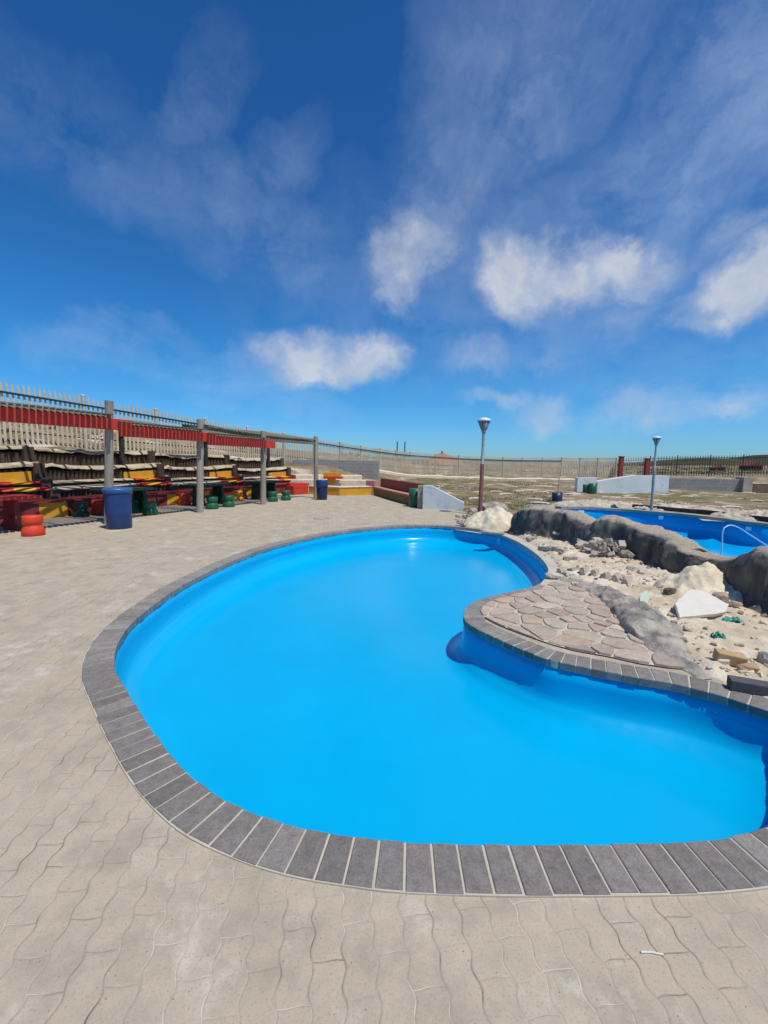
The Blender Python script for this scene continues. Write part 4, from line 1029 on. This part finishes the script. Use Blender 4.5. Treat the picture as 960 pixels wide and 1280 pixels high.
b3 = at(696,627.5); root = thing('bin', 'small navy drum on the grass with a pale pole standing in it', 'bin', (b3.x, b3.y, 0))
m = MB(); m.lathe([(0,0),(.2,0),(.215,.03),(.215,.40),(.2,.40),(.19,.05),(0,.05)], n=24); m.build('body', M['navy'], root)
m = MB(); m.tube([(.02,.0,.05),(.05,.02,1.12)], .02, 8); tag(m.build('pole', M['post'], None, (b3.x, b3.y, 0)), 'thin pale pole standing upright in the navy drum', 'pole')
def openbin(loc, r, h, label, rz, hole=True, mat='green'):
    root = thing('bin', label, 'bin', loc, rz)
    m = MB(); n = 28
    m.lathe([(0,0),(r,0),(r*1.01,.02),(r*1.0,h*.5),(r*1.0,h),(r*.94,h),(r*.92,.03),(0,.03)], n=n); m.build('body', M[mat], root)
    if hole:
        m = MB(); m.box((r*.985,0,h*.78), (.03,r*.8,h*.22), bev=.008); m.build('opening', M['rail'], root)  # black block stands in for the shade inside the opening
    return root
g = at(519,633.5); openbin((g.x+.02, g.y+.05, 0), .25, .66, 'green drum bin with a square opening against the white ramp wall', -1.1)
g = at(733,618.5); openbin((g.x, g.y, 0), .2, .55, 'green bin by the far pale wall, the left of two', 0, False)
g = at(740,619); openbin((g.x, g.y, 0), .2, .62, 'green bin by the far pale wall, the right of two', 0, False)

# ------------------------------------------------------------------ yellow bench, painted ledges, block wall, steps behind
def oriented(a, b):
    d = (b - a); d.z = 0; L = d.length; d.normalize(); return d, Vector((-d.y, d.x, 0)), L
def wallbox(name, a, b, depth, z0, z1, mat, parent=None, bev=.01):
    d, nn, L = oriented(a, b); R = Matrix((d, nn, Vector((0,0,1)))).transposed(); m = MB()
    m.box((0,0,(z1-z0)/2), (L, depth, z1-z0), None, bev=bev); o = m.build(name, mat); c = (a+b)/2 + nn*depth/2
    o.matrix_world = Matrix.Translation((c.x, c.y, z0)) @ R.to_4x4()
    if parent is not None:
        o.parent = parent; o.matrix_parent_inverse = Matrix.Translation(-parent.location)
    return o
yb = thing('painted_bench', 'low yellow painted bench with a red edge, kinked, beyond the slim blue bin', 'bench', at(425,619))
A1, A2, A3 = at(386,617.5), at(424.5,619.6), at(465,618.4)
wallbox('bench_front', A1, A2, .55, 0, .36, M['yellow'], yb); wallbox('bench_front', A2+Vector((.004,0,0)), A3, .55, 0, .362, M['yellow'], yb)
wallbox('bench_seat', A1+Vector((-.02,-.03,0)), A2+Vector((0,-.03,0)), .6, .364, .41, M['sandpile'], yb); wallbox('bench_seat', A2+Vector((.01,-.03,0)), A3+Vector((0,-.03,0)), .6, .365, .412, M['sandpile'], yb)
wallbox('red_panel', at(367,618.8), at(385.5,617.5), .5, 0, .42, M['red'], yb)
m = wallbox('red_seat', at(363,617.5)+Vector((0,-.05,0)), at(387,617)+Vector((0,-.05,0)), .7, .422, .50, M['red'], yb)
a, b = aty(362,600,22.5), aty(473,602,23.2)
for k, (z0, z1, dy, lab) in enumerate(((0,.62,0,'long cream block step just behind the yellow bench'),(0,.84,.9,'upper cream block step below the grey block wall'))):
    o = wallbox('block_step', Vector((a.x-.3, 22.2+dy, 0)), Vector((b.x-(.9 if k else .2), 22.6+dy, 0)), .88, z0, z1, M['sandpile'], bev=.04); tag(o, lab, 'step')
tb = thing('painted_ledge', 'small yellow and red painted seat block on the cream steps', 'seat block', aty(414,606,22.6))
tb.location.z = .45
wallbox('stem', aty(409,606,22.1), aty(419,606,22.1), .3, .42, .70, M['yellow'], tb); wallbox('seat', aty(404,600,22.0), aty(428,600,22.0), .34, .702, .80, M['red'], tb); wallbox('back', aty(404,596,22.2), aty(426,596,22.2), .2, .802, 1.0, M['yellow'], tb)
o = wallbox('block_wall', Vector((-5.6,26.2,.0)), Vector((-.35,25.6,.0)), .3, .3, 1.64, M['block'], bev=.004); tag(o, 'grey concrete block wall behind the cream steps, below the wooden fence', 'wall')
o = wallbox('pink_block', aty(457,608,21.6), aty(468,608,21.4), .5, 0, .66, M['pink'], bev=.02); tag(o, 'faded pink block at the corner between yellow bench and maroon bench', 'block')

# maroon bench with chequered back
mbn = thing('painted_bench', 'curved maroon and shade-darkened yellow bench with a chequered red backrest, ending at the green bin', 'bench', at(490,624))
line, Lb = spline([(*at(467,618.3).xy,0),(*at(480,622.3).xy,0),(*at(497,627.5).xy,0),(*at(516,632.5).xy,0)], 30)
inv = Matrix.Translation(-mbn.location)
M['shaded_yellow'] = painted('shaded_yellow_paint', (.19,.125,.04), .75, .15, 4, (.2,.13,.06))  # yellow bench front, its shade put into the base colour
def along(name, prof, mats, mi=None):
    m = MB(); rows_ = []
    for i, p in enumerate(line):
        t = (line[min(i+1,29)]-line[max(i-1,0)]).normalized(); nn = Vector((-t.y, t.x, 0))
        if nn.x < 0: nn = -nn
        rows_.append([p + nn*o_ + Vector((0,0,z)) for o_, z in prof])
    k = len(prof)
    for i in range(29):
        for q in range(k): m.add([rows_[i][q], rows_[i][(q+1)%k], rows_[i+1][(q+1)%k], rows_[i+1][q]], [(0,1,2,3)], mi(i) if mi else 0)
    m.add(rows_[0], [tuple(range(k))]); m.add(rows_[-1], [tuple(range(k))[::-1]])
    o = m.build(name, mats, mbn); o.data.transform(inv); 
    bm = bmesh.new(); bm.from_mesh(o.data); bmesh.ops.remove_doubles(bm, verts=bm.verts, dist=1e-5); bmesh.ops.recalc_face_normals(bm, faces=bm.faces); bm.to_mesh(o.data); bm.free()
along('bench_front', [(0,0),(0,.34),(.5,.34),(.5,0)], [M['shaded_yellow']])
along('bench_seat', [(-.04,.342),(-.04,.40),(.34,.40),(.34,.342)], [M['pink']])
along('backrest', [(.342,.346),(.342,.80),(.50,.80),(.50,.346)], [M['maroon'], painted('dull_orange_paint', (.24,.06,.04), .7, .15, 5)], lambda i: (i//2) % 2)

# white ramp walls
def rampwall(name, pts, depth, label, mat, origin, d, nn):
    m = MB(); n = len(pts)
    vs = [d*x + Vector((0,0,z)) for x, z in pts] + [d*x + nn*depth + Vector((0,0,z)) for x, z in pts]
    m.add(vs, [tuple(range(n)), tuple(range(n, 2*n))[::-1]] + [(i+n, (i+1)%n+n, (i+1)%n, i)[::1] for i in range(n)])
    o = m.build(name, mat, loc=origin)
    bm = bmesh.new(); bm.from_mesh(o.data); bmesh.ops.recalc_face_normals(bm, faces=bm.faces); bmesh.ops.bevel(bm, geom=bm.edges[:], offset=.008, segments=1, affect='EDGES'); bm.to_mesh(o.data); bm.free()
    return tag(o, label, 'wall')
a = at(528,636.5); b = Vector((aty(578,640,a.y-.28).x, a.y-.28, 0)); d, nn, L = oriented(a, b)
def zof(px, py): # height on the ramp plane
    f = (px-528)/(580-528); q = a.lerp(b, f); return aty(px, py, q.y).z
rampwall('ramp_wall', [(0,-.1),(L*.99,-.1),(L*1.03,.10),(L*1.03,zof(580,628)),(L*.62,zof(560,617.5)),(L*.22,zof(538,606.8)),(0,zof(528,606.3))], .16, 'pale blue-white ramp wall sloping down to the right beyond the pool', M['paleblue'], a, d, nn)
c = at(524,634.5); o = wallbox('grey_pillar', a + nn*.17 - d*.20, a + nn*.17 - d*.004, .30, 0, zof(524,606.2)-.03, M['cement']); tag(o, 'short grey pillar behind the green bin, joined to the white ramp wall', 'pillar')
a2, b2_ = at(721,617.2), at(834.5,618.2); d, nn, L = oriented(a2, b2_)
z2 = lambda px, py: aty(px, py, a2.lerp(b2_, (px-721)/113.5).y).z
rampwall('ramp_wall', [(0,0),(L*.21,0),(L*.21,z2(744,597)),(0,z2(721,597.3))], .3, 'shorter square pale wall behind the two green bins', M['paleblue'], a2, d, nn)
rampwall('ramp_wall', [(L*.213,0),(L,0),(L,z2(834,594.6)),(L*.62,z2(791,594.2)),(L*.50,z2(777,596)),(L*.213,z2(745,601.5))], .34, 'long pale blue ramp wall rising to the right behind the grey lamp post', M['paleblue'], a2 - nn*.03, d, nn)
# low grey retaining wall further right and its pillar, brick wall beyond
o = wallbox('retaining_wall', aty(834,612,26.5), aty(928,612,25.5), .3, 0.0, .86, M['block'], bev=.01); o.location.z = 0; tag(o, 'low grey retaining wall right of the pale blue ramp wall', 'wall')
o = wallbox('wall_pillar', aty(928.5,612,25.3), aty(940.5,612,25.3), .6, 0, .98, M['cement'], bev=.01); tag(o, 'square concrete pillar at the end of the low grey wall', 'pillar')
o = wallbox('retaining_wall', aty(941,612,25.4), aty(1010,612,24.6), .3, 0, .62, painted('brown_brick_wall', (.22,.15,.105), .9, .3, 4), bev=.01); tag(o, 'low brown wall at the right frame edge beyond the concrete pillar', 'wall')
# sandy kerb path line beyond the grass
m = MB(); pl, _ = spline([aty(455,602,30)*1, aty(560,601.3,34), aty(650,602,34), aty(722,604,33)], 40)
for i in range(39):
    a, b = pl[i], pl[i+1]; za, zb = gz(a.x, a.y), gz(b.x, b.y)
    m.add([(a.x,a.y,za-.1),(b.x,b.y,zb-.1),(b.x,b.y,zb+.16),(a.x,a.y,za+.16),(a.x,a.y+1.3,za+.2),(b.x,b.y+1.3,zb+.2),(a.x,a.y+1.3,za-.2),(b.x,b.y+1.3,zb-.2)], [(0,1,2,3),(3,2,5,4),(4,5,7,6)])
struct(m.build('path', M['sandpile']))
# dark kerb along the far side of the second pool
m = MB(); kp = [p for p in (at(x, y-3.6) for x, y in ((790,638.3),(830,641.6),(870,645.4),(910,649.6),(960,656),(1010,663)))]
pl, _ = spline([tuple(p) for p in kp], 40)
for i in range(39):
    a, b = pl[i], pl[i+1]; t = (b-a).normalized(); nn = Vector((-t.y, t.x, 0))
    q = [a, b, b+nn*.22, a+nn*.22]
    m.add([(*p.xy, -.03) for p in q] + [(*p.xy, .13+fbm(p.x, p.y)*.02) for p in q], [(0,1,5,4),(1,2,6,5),(2,3,7,6),(3,0,4,7),(4,5,6,7)])
tag(m.build('kerb', earth('dark_kerb', [(.3,(.03,.028,.026)),(.7,(.10,.09,.08))], 4)), 'dark broken kerb along the far rim of the second pool', 'kerb')
# far rubble heaps
gray = earth('white_rubble', [(.32,(.22,.185,.145)),(.46,(.46,.395,.305)),(.62,(.64,.57,.46))], 3, .8, .05, 9)
heap('rubble_heap', at(745,631.5), 1.8, .85, .20, .0, 'pale rubble heap behind the far rim, in front of the green bins', gray, 31, .7, 'rubble heap', .5)
heap('rubble_heap', at(850,637.5), 1.6, .55, .18, -.3, 'pale rubble heap right of the grey lamp post', gray, 33, .7, 'rubble heap', .5)
heap('rubble_heap', at(952,648), 1.4, .8, .24, -.4, 'pale rubble heap at the right frame edge behind the dark kerb', gray, 35, .7, 'rubble heap', .5)
g = at(620,645.5); lump('rock', (g.x+.1, g.y+.6, .1), .40, 'rounded grey boulder between the pink lamp post and the rock wall', M['greycement'], 3, (1.2,.8,.8))
g = at(590,645); lump('rock', (g.x+.05, g.y+.2, .06), .18, 'small dark rock left of the pink lamp post', M['greycement'], 8, (.8,.8,1.0))
# pale limestone slabs lying in the grass: single stones
rg = random.Random(5)
lp = None
for k, (px, py) in enumerate(((620,617),(632,619),(648,616),(655,619),(662,615),(676,617),(686,616),(590,610),(600,612),(612,611),(668,625),(675,629),(640,612),(567,611),(575,613),(596,622),(690,622),(702,624),(712,621),(770,623),(790,622),(858,623),(872,627),(900,629),(925,625),(946,627),(915,635),(880,619),(935,618),(474,601),(484,602),(850,628),(890,634),(800,626),(757,625))):
    g = at(px, py); zz = gz(g.x, g.y)
    if lp is None: lp = lump('limestone', (0,0,0), .5, 'pale flat limestone piece lying in the dry grass', M['tint'], 41, (1.3,.8,.28), 'stone', 0, 'pale stones in the grass', (.62,.56,.46,1)); o = lp
    else: o = lp.copy(); COL.objects.link(o)
    o.location = (g.x, g.y, zz + .02); s_ = rg.uniform(.22, .6); o.scale = (s_*1.2, s_, s_*.8); o.rotation_euler = (0, 0, rg.uniform(-.5,.5))

# ------------------------------------------------------------------ lamp posts
def lamp(base, top, label, mats, sc):
    r = thing('lamp_post', label, 'lamp post', base)
    ln = Vector((top.x-base.x, 0, 0)) / top.z; hh = top.z - .42*sc
    m = MB(); m.tube([ln*z + Vector((0,0,z)) for z in (-.05,.3,hh*.62)], [.075*sc,.066*sc,.062*sc], 14); m.build('lower_post', mats[0], r)
    m = MB(); m.tube([ln*z + Vector((0,0,z)) for z in (hh*.62,hh*.625,hh)], [.062*sc,.048*sc,.043*sc], 14); m.build('upper_post', mats[1], r)
    m = MB(); m.lathe([(.0,-.02),(.07,-.02),(.085,.03),(.06,.06),(.0,.06)], n=20); h = m.build('lamp_head', M['steel'], r, ln*hh + Vector((0,0,hh))); h.scale = (sc*.88, sc*.88, sc)
    m = MB(); m.lathe([(.08,.05),(.21,.33),(.0,.33)], n=20); m.build('lamp_glass', M['glass'], h)
    m = MB(); m.lathe([(.225,.325),(.235,.345),(.19,.395),(.09,.425),(0,.43)], n=24); m.build('lamp_cap', M['cap_white'], h)
    m = MB()
    for k in range(6):
        a = k*math.pi/3; m.tube([(.083*math.cos(a),.083*math.sin(a),.05),(.215*math.cos(a),.215*math.sin(a),.33)], .008, 5)
    m.build('frame', M['darksteel'], h)
B = at(600,643.5); lamp(B, aty(605.5,522.5,B.y), 'tall lamp post with a faded pink-red lower pole beside the sand pile', (M['lampred'], M['steel']), 1.0)
B = at(814,637.5); lamp(B, aty(821,545.5,B.y), 'slimmer grey lamp post behind the second pool', (M['steel'], M['steel']), .72)

# ------------------------------------------------------------------ fences
def fence(pts, name, label, mats, pitch, pw, rail_frac, spike, postr, top_ext=.05, skip=(), rail_side=.04):
    c = pts[len(pts)//2]; r = thing(name, label, 'fence', (c[0], c[1], c[2])); inv = Matrix.Translation(-r.location)
    def part(nm, mb, mt): o = mb.build(nm, mt, r); o.data.transform(inv); return o
    for x, y, z, h in pts:
        m = MB(); k = 0.0
        m.tube([(x, y, z-.3), (x, y, z+h-.06+top_ext)], postr, 8); m.lathe([(postr*1.1, 0), (postr*1.15,.03), (postr*.7,.07), (0,.08)], (x, y, z+h-.06+top_ext), 8); part('post', m, mats[0])
    for i in range(len(pts)-1):
        if i in skip: continue
        a, b = Vector(pts[i][:3]), Vector(pts[i+1][:3]); ha, hb = pts[i][3], pts[i+1][3]; d = b-a; dx = Vector((d.x, d.y, 0)); L = dx.length; dx.normalize()
        nn = Vector((-dx.y, dx.x, 0)); R = Matrix((dx, nn, Vector((0,0,1)))).transposed(); m = MB(); n = max(3, int(L/pitch))
        side = 1 if nn.y > 0 else -1
        for q in range(1, n):
            f = q/n; p = a + d*f; h = ha + (hb-ha)*f; hj = h + rd.uniform(-.02,.02); w_ = pw*rd.uniform(.88,1.08)/2*(1.3 if p.y > 34 and name == 'wooden_fence' else 1)
            gzl = min(p.z, gz(p.x, p.y)) - .05 if False else p.z - .12
            o = [(-w_,0),(w_,0),(w_,hj-spike),(0,hj),(-w_,hj-spike)]; th = .02
            vs = [p + dx*x + nn*(-side*th) + Vector((0,0,z + (gzl-p.z if z == 0 else 0))) for x, z in o] + [p + dx*x + Vector((0,0,z + (gzl-p.z if z == 0 else 0))) for x, z in o]
            m.add(vs, [(0,1,2,3,4),(9,8,7,6,5)] + [(k, (k+1)%5, (k+1)%5+5, k+5)[::-1] for k in range(5)])
        part('paling_panel', m, mats[1])
        for rf, rh in rail_frac:
            m = MB()
            ra, rb_ = a + Vector((0,0,ha*rf)), b + Vector((0,0,hb*rf)); mid = (ra+rb_)/2 + nn*side*(rail_side if rf > .5 else .04)
            R2 = Matrix(((rb_-ra).normalized(), nn, ((rb_-ra).normalized()).cross(nn))).transposed()
            m.box(mid, ((rb_-ra).length, .04, rh), R2)
            part('rail', m, mats[2])
    return r
fence(fence_pts, 'wooden_fence', 'long weathered picket fence with pointed pales curving along the bank behind the pool', (M['fencewood'], M['fencewood'], M['rail']), .155, .07, ((.83,.07),(.22,.05)), .10, .07, rail_side=-.055)
fence(gate_pts, 'wooden_fence', 'straight pale fence section left of the red pillars', (M['fencewood'], M['fencewood'], M['fencewood']), .22, .10, ((.96,.12),(.2,.08)), .02, .10)
fence(steel_pts, 'steel_fence', 'dark steel palisade fence right of the red pillars', (M['darksteel'], painted('dark_palisade', (.07,.055,.04), .6, .3, 3), M['darksteel']), .27, .07, ((.88,.06),(.2,.06)), .12, .06)
gp = [(gate_pts[-1]), P3([(808,571,595.6,52)])[0]]
fence([gp[0], (gp[1][0]-.2, gp[1][1], gp[1][2], gp[1][3])], 'gate', 'pale slatted gate between the two red pillars', (M['fencewood'], M['fencewood'], M['fencewood']), .25, .08, ((.85,.07),(.25,.07)), .06, .05)
for px, t, b, Y, lab in ((775,571.5,595,52.2,'red brick gate pillar, left of the pair'),(807.5,574,595,51.7,'red brick gate pillar, right of the pair')):
    B = aty(px, b, Y); T = aty(px, t, Y); r = thing('gate_pillar', lab, 'pillar', (B.x, B.y, B.z-.2))
    m = MB(); m.box((0,0,(T.z-B.z+.2)/2), (.44,.44,T.z-B.z+.2), bev=.02); m.build('shaft', M['pillar'], r)
    m = MB(); m.box((0,0,T.z-B.z+.265), (.54,.54,.12), bev=.03); m.build('cap', M['pillar'], r)

# ------------------------------------------------------------------ beyond the fence
def hut(px, ptop, pbase, Y, w_, lab):
    B = aty(px, pbase, Y); T = aty(px, ptop, Y); r = thing('hut', lab, 'hut', (B.x, B.y, B.z-.4)); h = T.z-B.z+.4
    m = MB(); m.lathe([(w_*.36,0),(w_*.36,h*.5),(0,h*.5)], n=8); m.build('wall', painted('buff_wall', (.4,.33,.24), .9, .15, 1), r)
    m = MB(); m.lathe([(w_*.5,h*.42),(w_*.40,h*.62),(w_*.22,h*.84),(w_*.05,h*.97),(0,h)], n=8, smooth=False); m.build('roof', painted('terracotta_roof', (.40,.14,.085), .85, .12, .8), r)
    m = MB(); m.lathe([(.12,h*.95),(.15,h*1.03),(.05,h*1.08),(0,h*1.12)], n=8); m.build('finial', M['maroon'], r)
hut(552, 566, 588, 62, 6.2, 'hut with a low domed terracotta roof seen over the wooden fence')
for px, t, lab in ((496,552,'thin dark pole beyond the fence, left of two'),(505.5,552,'thin dark pole beyond the fence, right of two')):
    B = aty(px, 588, 56); T = aty(px, t, 56); m = MB(); m.tube([(0,0,-1.5),(0,0,T.z-B.z)], .07, 8); tag(m.build('pole', M['darksteel'], loc=B), lab, 'pole')
for px, t, b, w_, mk, lab in ((897,582,586,1.5,'darkwood','small dark shed beyond the steel fence'),(938,578,587,2.4,'darkwood','dark shed with a maroon roof beyond the steel fence, near the right frame edge')):
    B = aty(px, b, 68); T = aty(px, t, 68); r = thing('shed', lab, 'shed', (B.x, B.y, B.z-.6)); h = T.z-B.z+.6
    m = MB(); m.box((0,0,h*.36), (w_,w_*.7,h*.72)); m.build('wall', M[mk], r)
    m = MB(); o = [(-w_*.42,h*.7),(w_*.42,h*.7),(0,h)]; m.add([(x,y,z) for y in (-w_*.42,) for x,z in [(-w_*.58,h*.7),(w_*.58,h*.7),(0,h)]] + [(x,y,z) for y in (w_*.42,) for x,z in [(-w_*.58,h*.7),(w_*.58,h*.7),(0,h)]], [(0,1,2),(5,4,3),(0,2,5,3),(1,4,5,2),(0,3,4,1)]); m.build('roof', M['maroon'], r)
# far hills
def hill(pts, Y, dep, mat, name):
    m = MB(); top = [aty(px, py, Y) for px, py in pts]; tp, _ = spline([tuple(p) for p in top], 160); vs = []
    for p in tp:
        q = fbm(p.x*.012, 3, 0, 5)*3.0
        for k, (dy, f) in enumerate(((-dep,-.05),(-dep*.6,.45),(-dep*.25,.85),(0,1.0),(dep*.6,.6),(dep*1.4,-.1))):
            vs.append((p.x, p.y+dy, max(-3, (p.z-0)*f + q*f*.4 - (3 if f < 0 else 0))))
    m.add(vs, [(i*6+k, (i+1)*6+k, (i+1)*6+k+1, i*6+k+1) for i in range(159) for k in range(5)], 0, True); struct(m.build(name, mat))
hm = earth('hill_scrub', [(.32,(.035,.04,.022)),(.5,(.075,.072,.04)),(.68,(.15,.125,.075))], .05, 1.0, 2.0, .6)
hm2 = earth('hazed_hill', [(.32,(.13,.15,.16)),(.68,(.19,.20,.20))], .02, .6, 2.0, .4)  # blue-grey base colour carries the distance haze
hill([(770,581),(810,577),(845,573.5),(880,571.8),(915,572.5),(940,569.5),(975,568),(1050,566),(1150,568)], 260, 60, hm, 'hills')
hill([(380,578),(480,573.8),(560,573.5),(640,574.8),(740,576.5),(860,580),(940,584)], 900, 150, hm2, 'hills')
# scrub beyond the fence and on the bank (uncountable ground cover)
rv = random.Random(9); mb = MB()
def clump(x, y, z, r, h, n, pal_):
    for k in range(n):
        a = rv.uniform(0, 6.28); rr = r*math.sqrt(rv.random()); zz = z + h*rv.random()*(1-(rr/r)**2*.8)
        c = Vector((x+rr*math.cos(a), y+rr*math.sin(a), zz)); s_ = r*rv.uniform(.10,.22)
        t = Vector((rv.uniform(-1,1), rv.uniform(-1,1), rv.uniform(-.2,1))).normalized(); b = t.orthogonal().normalized()*s_*.5
        g = rv.choice(pal_); j = rv.uniform(.75,1.25)
        mb.add([c-b, c+t*s_*.5-b*.2, c+t*s_, c+b], [(0,1,2,3)], 0, False, (g[0]*j, g[1]*j, g[2]*j, 1))
dry = [(.15,.115,.06),(.22,.165,.085),(.10,.085,.042),(.30,.235,.13),(.07,.065,.033)]
grn = [(.06,.075,.028),(.09,.095,.038),(.13,.12,.055),(.045,.06,.022)]
for k in range(520):
    px = rv.uniform(430, 1000); Y = rv.uniform(54, 84); X = (px-480)/540*Y
    clump(X, Y, gz(X, Y), rv.uniform(.6,1.6), rv.uniform(.15,.5), 26, grn if (px > 820 and rv.random() < .7) or rv.random() < .3 else dry)
for k in range(150):
    p = st(rv.uniform(-12, 20), rv.uniform(7.9, 12)); clump(p.x, p.y, gz(p.x, p.y), rv.uniform(.3,.8), rv.uniform(.15,.5), 24, dry)
tag(struct(mb.build('scrub', M['scrub']), 'stuff'), 'low dry scrub beyond the fences', 'scrub', kind='stuff')
# grass between the ramp and the far fence
mb = MB(); gr = [(.14,.165,.062),(.18,.19,.075),(.24,.22,.10),(.31,.265,.14),(.12,.145,.052)]
for k in range(15000):
    if k < 9000: px = rv.uniform(520, 700); py = rv.uniform(604, 640)**1
    else: px = rv.uniform(470, 960); py = rv.uniform(598, 640)
    g = at(px, py)
    if g.y > 44 or inpoly(g.x, g.y, deck_poly) or inpoly(g.x, g.y, hp2): continue
    if fbm(g.x*.35, g.y*.35, 4, 3) < (-.05 if k < 9000 else .12): continue
    z = gz(g.x, g.y); s_ = rv.uniform(.018,.042)*(1+g.y*.01); a = rv.uniform(0, 6.28); dx_, dy_ = math.cos(a)*s_*.35, math.sin(a)*s_*.35; c = rv.choice(gr if k < 9000 else dry)
    mb.add([(g.x-dx_, g.y-dy_, z-.01), (g.x+dx_, g.y+dy_, z-.01), (g.x+dx_*.4+rv.uniform(-.03,.03), g.y+dy_*.4, z+s_), (g.x-dx_*.5, g.y-dy_*.5, z+s_*.9)], [(0,1,2,3)], 0, False, (*c, 1))
tag(struct(mb.build('grass', M['scrub']), 'stuff'), 'short patchy grass beyond the ramp wall', 'grass', kind='stuff')
